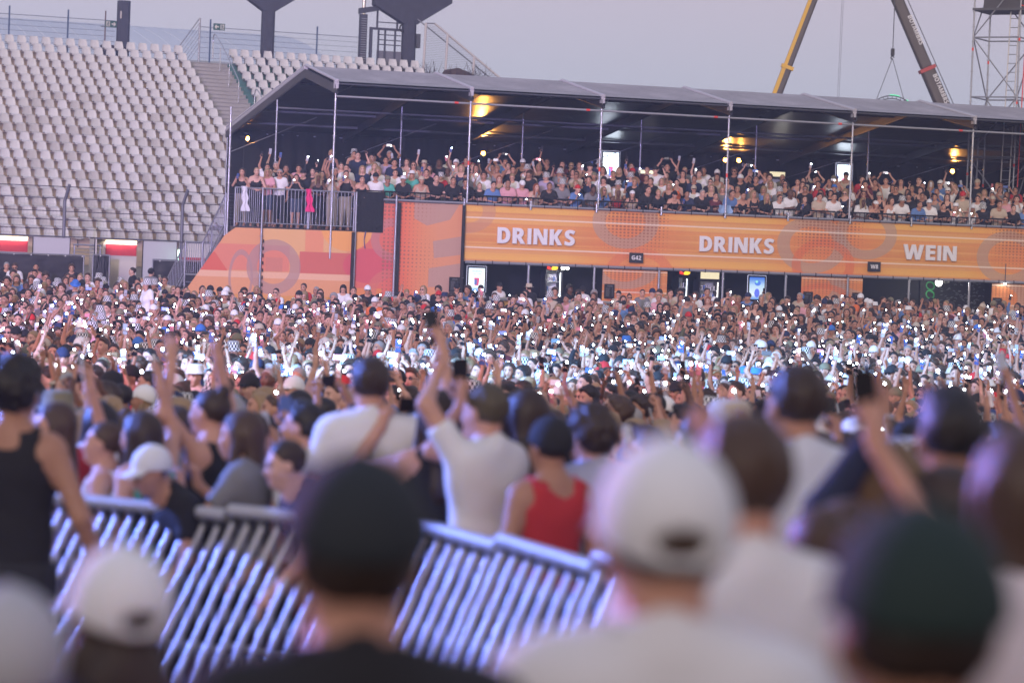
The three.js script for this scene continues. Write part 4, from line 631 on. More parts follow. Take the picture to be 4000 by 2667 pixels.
// ---------- people: bodies meshed from a distance field (surface nets) ----------
function surfaceNet(f, lo, hi, h) {
  const nx = Math.ceil((hi[0] - lo[0]) / h) + 1, ny = Math.ceil((hi[1] - lo[1]) / h) + 1, nz = Math.ceil((hi[2] - lo[2]) / h) + 1;
  const F = new Float32Array(nx * ny * nz), at = (i, j, k) => i + nx * (j + ny * k);
  for (let k = 0; k < nz; k++) for (let j = 0; j < ny; j++) for (let i = 0; i < nx; i++) F[at(i, j, k)] = f(lo[0] + i * h, lo[1] + j * h, lo[2] + k * h);
  const idx = new Int32Array(nx * ny * nz).fill(-1), pos = [], tri = [], E = [[0, 1], [2, 3], [4, 5], [6, 7], [0, 2], [1, 3], [4, 6], [5, 7], [0, 4], [1, 5], [2, 6], [3, 7]], v = new Float32Array(8);
  for (let k = 0; k < nz - 1; k++) for (let j = 0; j < ny - 1; j++) for (let i = 0; i < nx - 1; i++) {
    let m = 0; for (let c = 0; c < 8; c++) { v[c] = F[at(i + (c & 1), j + (c >> 1 & 1), k + (c >> 2))]; if (v[c] < 0) m |= 1 << c; }
    if (m === 0 || m === 255) continue;
    let x = 0, y = 0, z = 0, n = 0;
    for (const [a, b] of E) if ((v[a] < 0) !== (v[b] < 0)) { const t = v[a] / (v[a] - v[b]); x += (a & 1) + t * ((b & 1) - (a & 1)); y += (a >> 1 & 1) + t * ((b >> 1 & 1) - (a >> 1 & 1)); z += (a >> 2) + t * ((b >> 2) - (a >> 2)); n++; }
    idx[at(i, j, k)] = pos.length / 3; pos.push(lo[0] + (i + x / n) * h, lo[1] + (j + y / n) * h, lo[2] + (k + z / n) * h);
  }
  const qd = (a, b, c, d, flip) => { if (a < 0 || b < 0 || c < 0 || d < 0) return; if (flip) tri.push(a, c, b, a, d, c); else tri.push(a, b, c, a, c, d); };
  for (let k = 1; k < nz - 1; k++) for (let j = 1; j < ny - 1; j++) for (let i = 1; i < nx - 1; i++) {
    const s = F[at(i, j, k)] < 0;
    if (s !== F[at(i + 1, j, k)] < 0) qd(idx[at(i, j - 1, k - 1)], idx[at(i, j, k - 1)], idx[at(i, j, k)], idx[at(i, j - 1, k)], !s);
    if (s !== F[at(i, j + 1, k)] < 0) qd(idx[at(i - 1, j, k - 1)], idx[at(i - 1, j, k)], idx[at(i, j, k)], idx[at(i, j, k - 1)], !s);
    if (s !== F[at(i, j, k + 1)] < 0) qd(idx[at(i - 1, j - 1, k)], idx[at(i, j - 1, k)], idx[at(i, j, k)], idx[at(i - 1, j, k)], !s);
  }
  const g = new THREE.BufferGeometry(); g.setAttribute('position', new THREE.Float32BufferAttribute(pos, 3)); g.setIndex(tri); g.computeVertexNormals(); return g;
}
const cap = (a, b, ra, rb = ra, sz = 1, k = 0.03) => ({ a, d: [b[0] - a[0], b[1] - a[1], (b[2] - a[2]) / sz], ra, rb, sz, k, l: 1 / Math.max(1e-6, (b[0] - a[0]) ** 2 + (b[1] - a[1]) ** 2 + ((b[2] - a[2]) / sz) ** 2) });
function dCap(c, x, y, z) { const px = x - c.a[0], py = y - c.a[1], pz = (z - c.a[2]) / c.sz; let t = (px * c.d[0] + py * c.d[1] + pz * c.d[2]) * c.l; t = t < 0 ? 0 : t > 1 ? 1 : t; const ex = px - c.d[0] * t, ey = py - c.d[1] * t, ez = pz - c.d[2] * t; return (Math.sqrt(ex * ex + ey * ey + ez * ez) - c.ra - (c.rb - c.ra) * t) * (c.sz < 1 ? 0.8 : 1); }
const smin = (a, b, k) => { const h = Math.max(k - Math.abs(a - b), 0) / k; return Math.min(a, b) - h * h * k * 0.25; };
const union = (caps, grow = 0) => (x, y, z) => { let d = 9; for (const c of caps) { const e = dCap(c, x, y, z) - grow; d = d > 8 ? e : smin(d, e, c.k); } return d; };
const ell = (x, y, z, cx, cy, cz, rx, ry, rz) => { const a = (x - cx) / rx, b = (y - cy) / ry, c = (z - cz) / rz, q = Math.sqrt(a * a + b * b + c * c); return (q - 1) * Math.min(rx, ry, rz); };
const add3 = (a, b, t = 1) => [a[0] + b[0] * t, a[1] + b[1] * t, a[2] + b[2] * t], sub3 = (a, b) => [a[0] - b[0], a[1] - b[1], a[2] - b[2]], len3 = (a) => Math.hypot(...a), nrm3 = (a) => { const l = len3(a) || 1; return [a[0] / l, a[1] / l, a[2] / l]; }, cross3 = (a, b) => [a[1] * b[2] - a[2] * b[1], a[2] * b[0] - a[0] * b[2], a[0] * b[1] - a[1] * b[0]];
// head with face, looking along +z; origin at its centre
function headField(x, y, z) {
  const ax = Math.abs(x);
  let d = ell(x, y, z, 0, 0.03, -0.015, 0.075, 0.088, 0.094);
  d = smin(d, ell(x, y, z, 0, -0.035, 0.022, 0.060, 0.082, 0.068), 0.035);
  d = smin(d, Math.hypot(x, y + 0.092, z - 0.052) - 0.024, 0.035);
  d = smin(d, dCap(NOSE, x, y, z), 0.014); d = smin(d, dCap(BROW, ax, y, z), 0.018); d = smin(d, Math.hypot(ax - 0.036, y + 0.03, z - 0.062) - 0.020, 0.03);
  d = Math.max(d, -(Math.hypot(ax - 0.031, y - 0.004, z - 0.098) - 0.013) * 0.9);
  d = smin(d, ell(ax, y, z, 0.078, -0.008, -0.008, 0.011, 0.030, 0.017), 0.008); d = smin(d, Math.hypot(ax - 0.014, (y + 0.060) * 1.6, z - 0.078) - 0.013, 0.014);
  return smin(d, dCap(NECK, x, y, z), 0.03);
}
const NOSE = cap([0, 0.004, 0.083], [0, -0.030, 0.102], 0.009, 0.0135), BROW = cap([0.012, 0.022, 0.082], [0.045, 0.021, 0.068], 0.009, 0.007), NECK = cap([0, -0.06, -0.022], [0, -0.17, -0.035], 0.053, 0.058);
function paint(g, fn) { const p = g.attributes.position, c = new Float32Array(p.count * 3); for (let i = 0; i < p.count; i++) c.set(fn(p.getX(i), p.getY(i), p.getZ(i)), i * 3); g.setAttribute('color', new THREE.BufferAttribute(c, 3)); return g; }
const faceTint = (x, y, z) => { const ax = Math.abs(x); if (z > 0.055) { if (Math.hypot((ax - 0.031) * 0.8, (y - 0.004) * 1.4) < 0.0115) return [0.10, 0.08, 0.08]; if (ax > 0.012 && ax < 0.05 && y > 0.018 && y < 0.034) return [0.35, 0.26, 0.22]; if (Math.hypot(x * 0.5, y + 0.061) < 0.0115) return [0.85, 0.48, 0.48]; } return [1, 1, 1]; };
const heads = {}; const headGeo = (h) => heads[h] ??= paint(surfaceNet(headField, [-0.11, -0.185, -0.13], [0.11, 0.135, 0.135], h), faceTint);
// fingers: short bent chains rooted in the palm
function fingers(wrist, fwd, nrm, curl, rightHand, s = 1) {
  const side = cross3(fwd, nrm).map((v) => v * (rightHand ? 1 : -1)), out = [], P = (f, n, q) => add3(add3(add3(wrist, fwd, f * s), nrm, n * s), side, q * s);
  [[-0.030, 0.062, 0.9], [-0.010, 0.072, 1], [0.011, 0.066, 0.96], [0.030, 0.052, 0.9]].forEach(([q, L, u]) => { const c = curl * (0.8 + 0.2 * u), a = P(0.085 * u, 0, q), b = add3(add3(a, fwd, L * 0.55 * Math.cos(c)), nrm, L * 0.55 * Math.sin(c)), e = add3(add3(b, fwd, L * 0.5 * Math.cos(c * 2.1)), nrm, L * 0.5 * Math.sin(c * 2.1)); out.push(tube(a, b, 0.0092, 5, 0.0086), tube(b, e, 0.0088, 5, 0.006)); });
  const a = P(0.03, 0.006, -0.032), b = P(0.062, 0.02 + 0.02 * curl, -0.058 + 0.012 * curl), e = P(0.09, 0.03 + 0.03 * curl, -0.060 + 0.03 * curl); out.push(tube(a, b, 0.0115, 5, 0.0105), tube(b, e, 0.0105, 5, 0.007)); return out;
}
// poses in a 1.75 m body facing +z; arms: elbow, wrist, way the fingers point, way the palm faces
const REST = (s) => ({ e: [s * 0.245, 1.15, -0.03], w: [s * 0.24, 0.90, 0.06], f: [0, -1, 0.15], n: [-s, 0, 0.2], curl: 0.45 });
const POSES = {
  stand: {}, 
  phone_high: { R: { e: [-0.29, 1.27, 0.20], w: [-0.20, 1.52, 0.32], f: [0.05, 0.95, 0.25], n: [0.15, -0.2, 0.95], curl: 0.75 }, phone: { up: 1, hand: 'R' }, pitch: 0.12 },
  phone_top: { R: { e: [-0.245, 1.68, 0.06], w: [-0.17, 1.93, 0.12], f: [0.1, 0.97, 0.15], n: [0.1, -0.1, 0.98], curl: 0.75 }, phone: { up: 1, hand: 'R' }, pitch: 0.15 },
  phone_left: { L: { e: [0.30, 1.42, 0.15], w: [0.25, 1.67, 0.24], f: [-0.1, 0.95, 0.2], n: [-0.1, -0.2, 0.95], curl: 0.75 }, phone: { up: 1, hand: 'L' }, yaw: 0.15 },
  phone_face: { R: { e: [-0.24, 1.22, 0.16], w: [-0.10, 1.42, 0.33], f: [0.25, 0.95, 0.1], n: [0.4, 0, 0.9], curl: 0.75 }, L: { e: [0.24, 1.22, 0.16], w: [0.11, 1.40, 0.32], f: [-0.3, 0.9, 0.1], n: [-0.5, 0, 0.8], curl: 0.8 }, phone: { up: 1, hand: 'R' } },
  phone_both: { R: { e: [-0.30, 1.58, 0.12], w: [-0.15, 1.81, 0.22], f: [0.35, 0.9, 0.15], n: [0.5, -0.1, 0.85], curl: 0.6 }, L: { e: [0.30, 1.58, 0.12], w: [0.15, 1.81, 0.22], f: [-0.35, 0.9, 0.15], n: [-0.5, -0.1, 0.85], curl: 0.6 }, phone: { flat: 1 }, pitch: 0.18 },
  hand_up: { R: { e: [-0.29, 1.60, 0.05], w: [-0.24, 1.85, 0.06], f: [0.1, 0.98, 0.05], n: [0.2, 0, 0.95], curl: 0.18 }, yaw: 0.1 },
  hands_up: { R: { e: [-0.29, 1.61, 0.07], w: [-0.23, 1.87, 0.10], f: [0.15, 0.97, 0.1], n: [0.5, 0, 0.8], curl: 0.2 }, L: { e: [0.30, 1.59, 0.06], w: [0.26, 1.85, 0.08], f: [-0.05, 0.98, 0.1], n: [-0.5, 0, 0.8], curl: 0.25 }, pitch: 0.1 },
  phone_low: { R: { e: [-0.24, 1.13, 0.04], w: [-0.08, 1.12, 0.27], f: [0.5, 0.35, 0.75], n: [0.1, 0.9, -0.3], curl: 0.6 }, L: { e: [0.24, 1.13, 0.04], w: [0.09, 1.11, 0.26], f: [-0.5, 0.3, 0.75], n: [-0.1, 0.9, -0.3], curl: 0.6 }, phone: { low: 1 }, pitch: -0.45 },
  lean: { R: { e: [-0.30, 1.10, 0.14], w: [-0.06, 1.17, 0.27], f: [0.95, 0, 0.3], n: [0, -0.9, 0.2], curl: 0.5 }, L: { e: [0.30, 1.10, 0.14], w: [0.08, 1.16, 0.30], f: [-0.9, 0, 0.4], n: [0, -0.9, 0.2], curl: 0.5 }, lean: 0.32, pitch: 0.18 },
  lean_phone: { R: { e: [-0.28, 1.12, 0.14], w: [-0.12, 1.36, 0.28], f: [0.2, 0.96, 0.1], n: [0.3, 0, 0.9], curl: 0.75 }, L: { e: [0.30, 1.10, 0.14], w: [0.05, 1.15, 0.28], f: [-0.9, 0, 0.4], n: [0, -0.9, 0.2], curl: 0.5 }, phone: { up: 1, hand: 'R' }, lean: 0.25, pitch: 0.1 },
  lean_cup: { R: { e: [-0.27, 1.10, 0.13], w: [-0.10, 1.16, 0.32], f: [0.3, 0.1, 0.9], n: [0.9, 0, -0.2], curl: 0.8 }, L: { e: [0.29, 1.10, 0.12], w: [0.10, 1.14, 0.30], f: [-0.8, 0, 0.5], n: [0, -0.9, 0.2], curl: 0.5 }, cup: 1, lean: 0.22 },
  crossed: { R: { e: [-0.25, 1.16, 0.08], w: [0.02, 1.22, 0.20], f: [0.95, 0.15, 0.05], n: [0, 0, -1], curl: 0.5 }, L: { e: [0.25, 1.16, 0.08], w: [-0.03, 1.17, 0.20], f: [-0.95, 0.1, 0.05], n: [0, 0, -1], curl: 0.5 }, yaw: 0.2 },
};
const rotX = (p, a, py) => { const y = p[1] - py, z = p[2], c = Math.cos(a), s = Math.sin(a); return [p[0], py + y * c - z * s, y * s + z * c]; };
function skeleton(pose, fem, extra = {}) {
  const po = { ...(POSES[pose] || {}), ...extra }, a = po.lean || 0, w = fem ? 0.92 : 1, T = (p) => rotX(p, a, 0.98);
  const S = { po, fem, lean: a }, arm = (k) => { const s = k === 'L' ? 1 : -1, A = po[k] || REST(s), sh = T([s * 0.172 * w, 1.415, -0.012]); const fix = (from, to, L) => add3(from, nrm3(sub3(to, from)), L); const e = fix(sh, T(A.e), 0.285), wr = fix(e, T(A.w), 0.245); const f = nrm3(rotX(A.f, po[k] ? a * 0.5 : 0, 0)), n0 = A.n, dt = f[0] * n0[0] + f[1] * n0[1] + f[2] * n0[2], n = nrm3(add3(n0, f, -dt)); return { sh, e, w: wr, f, n, curl: A.curl }; };
  S.L = arm('L'); S.R = arm('R'); S.neck = T([0, 1.45, -0.02]); S.head = add3(T([0, 1.615, 0.012]), [0, a * 0.02, a * 0.06]); S.T = T; S.w = w;
  return S;
}
const torsoCaps = (S, g = 0) => { const f = S.fem, T = S.T, c = [cap([0, 0.93, -0.005], T([0, 1.06, 0]), 0.158 + (f ? 0.008 : 0), 0.132 - (f ? 0.014 : 0), 0.66, 0.06), cap(T([0, 1.06, 0]), T([0, 1.29, 0.0]), 0.130 - (f ? 0.014 : 0), (f ? 0.148 : 0.168), 0.64, 0.07), cap(T([-0.10 * S.w, 1.375, -0.012]), T([0.10 * S.w, 1.375, -0.012]), 0.085, 0.085, 0.85, 0.08), cap(T([-0.145 * S.w, 1.405, -0.014]), T([0.145 * S.w, 1.405, -0.014]), 0.058, 0.058, 1, 0.05), cap(T([-0.11, 1.42, -0.025]), T([0, 1.475, -0.025]), 0.040, 0.05, 1, 0.05), cap(T([0.11, 1.42, -0.025]), T([0, 1.475, -0.025]), 0.040, 0.05, 1, 0.05)]; if (f) for (const s of [-1, 1]) c.push(cap(T([s * 0.075, 1.27, 0.07]), T([s * 0.07, 1.25, 0.085]), 0.058, 0.052, 1, 0.05)); return c; };
const armCaps = (A) => [cap(A.sh, A.e, 0.050, 0.040, 1, 0.03), cap(A.e, A.w, 0.040, 0.027, 1, 0.02), cap(A.w, add3(A.w, A.f, 0.075), 0.026, 0.030, 1, 0.02)];
const legCaps = (S) => [-1, 1].flatMap((s) => [cap([s * 0.085, 0.90, -0.005], [s * 0.10, 0.50, 0.01], 0.088, 0.058, 1, 0.05), cap([s * 0.10, 0.50, 0.0], [s * 0.105, 0.09, -0.03], 0.058, 0.037, 1, 0.02), cap([s * 0.105, 0.045, -0.045], [s * 0.115, 0.032, 0.12], 0.042, 0.032, 1, 0.03)]);
const bounds = (pts, m) => [[0, 1, 2].map((i) => Math.min(...pts.map((p) => p[i])) - m), [0, 1, 2].map((i) => Math.max(...pts.map((p) => p[i])) + m)];
const headTurn = (S) => new THREE.Matrix4().makeRotationFromEuler(new THREE.Euler(-(S.po.pitch || 0) + S.lean * 0.35, S.po.yaw || 0, S.po.roll || 0, 'YXZ')).setPosition(...S.head);
function bodyGeo(S, cell, headCell) {
  const caps = [...torsoCaps(S), cap(S.neck, S.head, 0.056, 0.05, 1, 0.04), ...armCaps(S.L), ...armCaps(S.R), ...legCaps(S)], pts = [[-0.2, 0, -0.12], [0.2, 1.5, 0.16], S.L.e, S.R.e, add3(S.L.w, S.L.f, 0.1), add3(S.R.w, S.R.f, 0.1), S.L.sh, S.R.sh, S.head], [lo, hi] = bounds(pts, 0.09), f = union(caps);
  hi[1] = Math.max(S.head[1] + 0.02, S.L.w[1] + 0.14, S.R.w[1] + 0.14);
  const g = paint(surfaceNet(f, lo, hi, cell), () => [1, 1, 1]), hg = headGeo(headCell).clone().applyMatrix4(headTurn(S));
  const fg = [...fingers(S.L.w, S.L.f, S.L.n, S.L.curl, false), ...fingers(S.R.w, S.R.f, S.R.n, S.R.curl, true)].map((q) => paint(q.toNonIndexed(), () => [1, 1, 1]));
  const strip = (q) => { const n = q.index ? q.toNonIndexed() : q; n.deleteAttribute('uv'); return n; };
  return mergeGeometries([strip(g), strip(hg), ...fg.map(strip)]);
}
// shirt kinds: tee, tank, long
function shirtGeo(S, kind, cell) {
  const grow = kind === 'tank' ? 0.009 : 0.017, tor = union(torsoCaps(S), grow), sl = [S.L, S.R].map((A) => { const u = nrm3(sub3(A.e, A.sh)), v = nrm3(sub3(A.w, A.e)); return { A, c1: cap(A.sh, A.e, 0.062, kind === 'tee' ? 0.060 : 0.052), c2: cap(A.e, A.w, 0.050, 0.038), u, v, end: add3(A.sh, u, 0.185), end2: add3(A.e, v, 0.215) }; });
  const hem = 0.86, up = S.T([0, 1.5, 0]), ax = nrm3(sub3(S.T([0, 1.5, 0]), S.T([0, 1.0, 0]))), nk = S.T([0, 1.485, 0.012]), nkR = kind === 'tank' ? 0.115 : 0.078;
  const f = (x, y, z) => {
    let d = tor(x, y, z) + 0.013 * (noise3(x * 9 + y * 5, y * 17 - x * 7, z * 9) - 0.5) + 0.012 * (noise3(x * 5, y * 7, z * 5 + 4) - 0.5);
    if (kind === 'tank') { for (const { A } of sl) { const q = Math.hypot(x - A.sh[0] * 1.12, y - A.sh[1], z - A.sh[2]) - 0.088; d = Math.max(d, -q); } }
    else for (const s of sl) { let e = dCap(s.c1, x, y, z); if (kind === 'tee') e = Math.max(e, (x - s.end[0]) * s.u[0] + (y - s.end[1]) * s.u[1] + (z - s.end[2]) * s.u[2]); else { const e2 = Math.max(dCap(s.c2, x, y, z), (x - s.end2[0]) * s.v[0] + (y - s.end2[1]) * s.v[1] + (z - s.end2[2]) * s.v[2]); e = smin(e, e2, 0.02); } d = smin(d, e, 0.035); }
    d = Math.max(d, hem - y); const q = Math.hypot(x - nk[0], (y - nk[1]) * (kind === 'tank' ? 0.62 : 1), z - nk[2]) - nkR; return Math.max(d, -q);
  };
  const pts = [[-0.2, 0.8, -0.14], [0.2, 1.5, 0.18], S.L.sh, S.R.sh, S.L.e, S.R.e, S.T([0, 1.5, 0])]; if (kind === 'long') pts.push(S.L.w, S.R.w); const [lo, hi] = bounds(pts, 0.075); return surfaceNet(f, lo, hi, cell);
}
const trouserGeo = (S, cell, shorts) => { const c = [...legCaps(S).filter((_, i) => i % 3 < 2), cap([0, 0.94, -0.005], [0, 0.98, 0], 0.162, 0.15, 0.7, 0.05)], f = union(c, 0.016), cut = shorts ? 0.50 : 0.10; return surfaceNet((x, y, z) => Math.max(f(x, y, z), cut - y, y - 0.99), [-0.3, cut - 0.05, -0.2], [0.3, 1.05, 0.2], cell); };
// hair and hats, in the head's own frame
const bump = (x, y, z, f, a) => a * (noise3(x * f + 7, y * f + 3, z * f + 5) - 0.5);
function hairGeo(kind, h) {
  const shellF = (x, y, z, g) => ell(x, y, z, 0, 0.034, -0.019, 0.083 + g, 0.094 + g, 0.101 + g);
  const cut = (x, y, z, d) => { const n = (y - 0.062) * -0.62 + (z - 0.052) * 0.78, low = -0.075 - y, ear = 0.03 - Math.hypot(Math.abs(x) - 0.085, (y + 0.012) * 0.8, z - 0.012); return Math.max(d, n, low, ear); };
  const F = {
    short: (x, y, z) => cut(x, y, z, shellF(x, y, z, 0.003) + bump(x, y, z, 55, 0.012) + bump(x * 2, y * 0.5, z, 70, 0.010)),
    quiff: (x, y, z) => cut(x, y, z, smin(shellF(x, y, z, 0.0) + bump(x, y, z, 55, 0.012), ell(x, y, z, 0, 0.105, 0.035, 0.06, 0.035, 0.06) + bump(x, y, z, 50, 0.014), 0.03)),
    curly: (x, y, z) => cut(x, y, z, shellF(x, y + 0.0, z, 0.028) + bump(x, y, z, 42, 0.035)),
    long: (x, y, z) => { const ax = Math.abs(x), d0 = cut(x, y, z, shellF(x, y, z, 0.008)); let d = smin(d0, dCap(LONGB, x, y, z), 0.05); d = smin(d, dCap(LONGS, ax, y, z), 0.04); return d + 0.5 * bump(x * 1.6, y * 0.25, z * 1.6, 60, 0.014); },
    pony: (x, y, z) => smin(cut(x, y, z, shellF(x, y, z, -0.001)), dCap(PONY, x, y, z) + bump(x, y * 0.3, z, 60, 0.01), 0.02),
    bun: (x, y, z) => smin(cut(x, y, z, shellF(x, y, z, -0.001)), Math.hypot(x, y - 0.118, z + 0.07) - 0.036 + bump(x, y, z, 60, 0.01), 0.015),
    bob: (x, y, z) => { const d0 = cut(x, y, z, shellF(x, y, z, 0.012)); return smin(smin(d0, dCap(BOBB, x, y, z), 0.05), dCap(BOBS, Math.abs(x), y, z), 0.04) + bump(x, y * 0.3, z, 60, 0.010); },
  };
  F.longhat = (x, y, z) => { const ax = Math.abs(x), d0 = cut(x, y, z, shellF(x, y, z, -0.002)); let d = smin(d0, dCap(LONGH, x, y, z), 0.03); return smin(d, dCap(LONGT, ax, y, z), 0.03) + 0.5 * bump(x * 1.6, y * 0.25, z * 1.6, 60, 0.014); };
  return surfaceNet(F[kind], [-0.15, kind.startsWith('long') ? -0.42 : kind === 'pony' ? -0.30 : -0.22, -0.21], [0.15, 0.185, 0.14], h);
}
const LONGH = cap([0, -0.11, -0.065], [0, -0.30, -0.105], 0.085, 0.082, 0.55), LONGT = cap([0.076, -0.05, -0.01], [0.088, -0.21, 0.015], 0.022, 0.030, 1);
const LONGB = cap([0, 0.0, -0.075], [0, -0.30, -0.105], 0.088, 0.082, 0.55), LONGS = cap([0.072, 0.01, -0.01], [0.088, -0.21, 0.015], 0.026, 0.030, 1), PONY = cap([0, 0.055, -0.115], [0, -0.19, -0.135], 0.030, 0.016), BOBB = cap([0, 0, -0.06], [0, -0.10, -0.06], 0.088, 0.08, 0.65), BOBS = cap([0.075, 0.01, -0.01], [0.082, -0.09, 0.01], 0.027, 0.027);
function capGeo(h, back, strap, high) {   // baseball cap; back: brim behind
  const f = (x, y, z0) => { const z = back ? -z0 : z0; let d = Math.max(ell(x, y, z0, 0, 0.034, -0.018, 0.096, 0.113, 0.117), (back ? 0.024 + z * 0.05 : high ? 0.03 + z * 0.1 : 0.012 + z * 0.26) - y); const br = Math.max(ell(x, y + 0.10 * (z - 0.08) * (z - 0.08) * 20 + 0.6 * x * x * 6, z, 0, 0.036, 0.10, 0.084, 0.008, 0.09), 0.05 - z); d = smin(d, br, 0.008); d = smin(d, Math.hypot(x, y - 0.147, z0 + 0.018) - 0.008, 0.006);
    if (strap && z0 < -0.05) d = Math.max(d, -ell(x, y, z0, 0, 0.012, -0.13, 0.040, 0.019, 0.06)); return d; };
  return surfaceNet(f, [-0.12, -0.075, -0.22], [0.12, 0.17, 0.22], h);
}
const lathe = (pts, n = 20) => new THREE.LatheGeometry(pts.map((p) => new THREE.Vector2(...p)), n);
const bucketGeo = () => { const g = lathe([[0.134, -0.012], [0.136, -0.006], [0.098, 0.048], [0.092, 0.125], [0.078, 0.142], [0.001, 0.147]]), uv = g.attributes.uv; for (let i = 0; i < uv.count; i++) uv.setXY(i, uv.getX(i) * 12, uv.getY(i) * 4); g.scale(0.97, 1, 1.1); g.translate(0, 0.0, -0.012); return g; };
const fedoraGeo = () => { const g = lathe([[0.150, 0.044], [0.152, 0.050], [0.100, 0.046], [0.094, 0.13], [0.075, 0.155], [0.03, 0.145], [0.001, 0.142]]); g.scale(0.95, 1, 1.12); g.translate(0, 0, -0.012); return g; };
const glassesGeo = () => merge([...[-1, 1].map((s) => { const g = new THREE.SphereGeometry(0.024, 10, 6); g.scale(1.05, 0.75, 0.3); g.translate(s * 0.032, 0.004, 0.096); return g; }), ...[-1, 1].map((s) => tube([s * 0.055, 0.008, 0.09], [s * 0.081, 0.006, -0.005], 0.003, 4)), tube([-0.01, 0.009, 0.102], [0.01, 0.009, 0.102], 0.003, 4)]);
// shared looks
const SKIN = [[0.56, 0.30, 0.21], [0.48, 0.245, 0.16], [0.40, 0.20, 0.125], [0.60, 0.35, 0.26], [0.13, 0.06, 0.035]].map((c) => M(lin(...c), 0.55, 0, { vertexColors: true }));
const SKINN = ['', '', '', '', ''];
const SHIRTS = { white: [0.74, 0.73, 0.72], black: [0.014, 0.014, 0.017], navy: [0.018, 0.026, 0.06], grey: [0.20, 0.20, 0.21], beige: [0.50, 0.41, 0.31], pink: [0.66, 0.33, 0.36], red: [0.48, 0.03, 0.035], blue: [0.12, 0.22, 0.46], olive: [0.12, 0.12, 0.07], maroon: [0.12, 0.025, 0.035], teal: [0.10, 0.42, 0.33], lavender: [0.38, 0.31, 0.44], orange: [0.75, 0.17, 0.05], green: [0.06, 0.30, 0.12] };
const SHIRTM = Object.fromEntries(Object.entries(SHIRTS).map(([k, c]) => [k, M(lin(...c), 0.9, 0)]));
const HAIRC = { black: [0.012, 0.009, 0.008], 'dark brown': [0.035, 0.020, 0.013], brown: [0.06, 0.032, 0.018], blonde: [0.30, 0.20, 0.10], ginger: [0.26, 0.08, 0.03], grey: [0.30, 0.29, 0.28] };
const HAIRM = Object.fromEntries(Object.entries(HAIRC).map(([k, c]) => [k, M(lin(...c), 0.55)]));
const HATC = { black: [0.014, 0.014, 0.016], white: [0.76, 0.76, 0.76], navy: [0.02, 0.03, 0.08], red: [0.55, 0.025, 0.025], beige: [0.52, 0.44, 0.33], blue: [0.05, 0.18, 0.55], green: [0.02, 0.05, 0.04], khaki: [0.20, 0.18, 0.11] };
const HATM = Object.fromEntries(Object.entries(HATC).map(([k, c]) => [k, M(lin(...c), 0.85)]));
const checkM = M(lin(1, 1, 1), 0.85, 0, { map: (() => { const t = canvasTex(64, 64, (c) => { c.fillStyle = '#e6e6e4'; c.fillRect(0, 0, 64, 64); c.fillStyle = '#111'; c.fillRect(0, 0, 32, 32); c.fillRect(32, 32, 32, 32); }); t.wrapS = t.wrapT = THREE.RepeatWrapping; return t; })() });
const PANTS = [[0.02, 0.021, 0.026], [0.06, 0.08, 0.13], [0.35, 0.30, 0.23], [0.5, 0.5, 0.5]].map((c) => M(lin(...c), 0.9)), glassM2 = M(lin(0.01, 0.01, 0.012), 0.15, 0.2);
const CELL = 0.03, cache = {}, once = (k, f) => cache[k] ??= f();
const lib = { skel: (p, f) => once('s' + p + f, () => skeleton(p, f)), body: (p, f) => once('b' + p + f, () => bodyGeo(lib.skel(p, f), CELL, 0.0145)), shirt: (p, f, k) => once('t' + p + f + k, () => shirtGeo(lib.skel(p, f), k, 0.032)), pants: (p, f, sh) => once('p' + f + sh, () => trouserGeo(lib.skel('stand', f), 0.042, sh)), hair: (k) => once('h' + k, () => hairGeo(k, 0.0155)), hat: (k) => once('c' + k, () => k === 'bucket' ? bucketGeo() : k === 'fedora' ? fedoraGeo() : capGeo(0.0135, k === 'backcap')), glasses: () => once('g', glassesGeo) };
// phones and cups held in the hand
const phoneBody = new RoundedBoxGeometry(0.075, 0.155, 0.010, 2, 0.004), torchGeo = new THREE.SphereGeometry(0.0145, 8, 6);
const PHONEM = { black: M(lin(0.012, 0.012, 0.014), 0.25, 0.2), silver: M(lin(0.5, 0.52, 0.56), 0.3, 0.4), white: M(lin(0.7, 0.7, 0.72), 0.35), blue: M(lin(0.08, 0.14, 0.38), 0.3, 0.2), pink: M(lin(0.7, 0.25, 0.3), 0.4) };
const torchM = new THREE.MeshStandardMaterial({ color: 0xffffff, emissive: lin(0.80, 0.90, 1), emissiveIntensity: 45 });
function phoneMatrix(S) {   // where the phone sits in the body's frame, screen towards the face
  const ph = S.po.phone; if (!ph) return null; let c, up, back;
  if (ph.flat) { c = add3(add3(S.L.w, S.R.w, 1).map((v) => v / 2), [0, 0.10, 0.03]); up = [1, 0, 0]; back = [0, 0.15, 1]; }
  else if (ph.low) { c = add3(add3(S.L.w, S.R.w, 1).map((v) => v / 2), [0, 0.035, 0.10]); up = [0, 0.45, 0.9]; back = [0, -0.9, 0.45]; }
  else { const A = S[ph.hand]; c = add3(add3(A.w, A.f, 0.125), A.n, 0.030); up = A.f; back = A.n; }
  up = nrm3(up); back = nrm3(add3(back, up, -(up[0] * back[0] + up[1] * back[1] + up[2] * back[2]))); const x = cross3(up, back);
  return new THREE.Matrix4().makeBasis(V(...x), V(...up), V(...back)).setPosition(...c);
}
const TORCH = new THREE.Matrix4().makeTranslation(0.022, 0.058, 0.011);
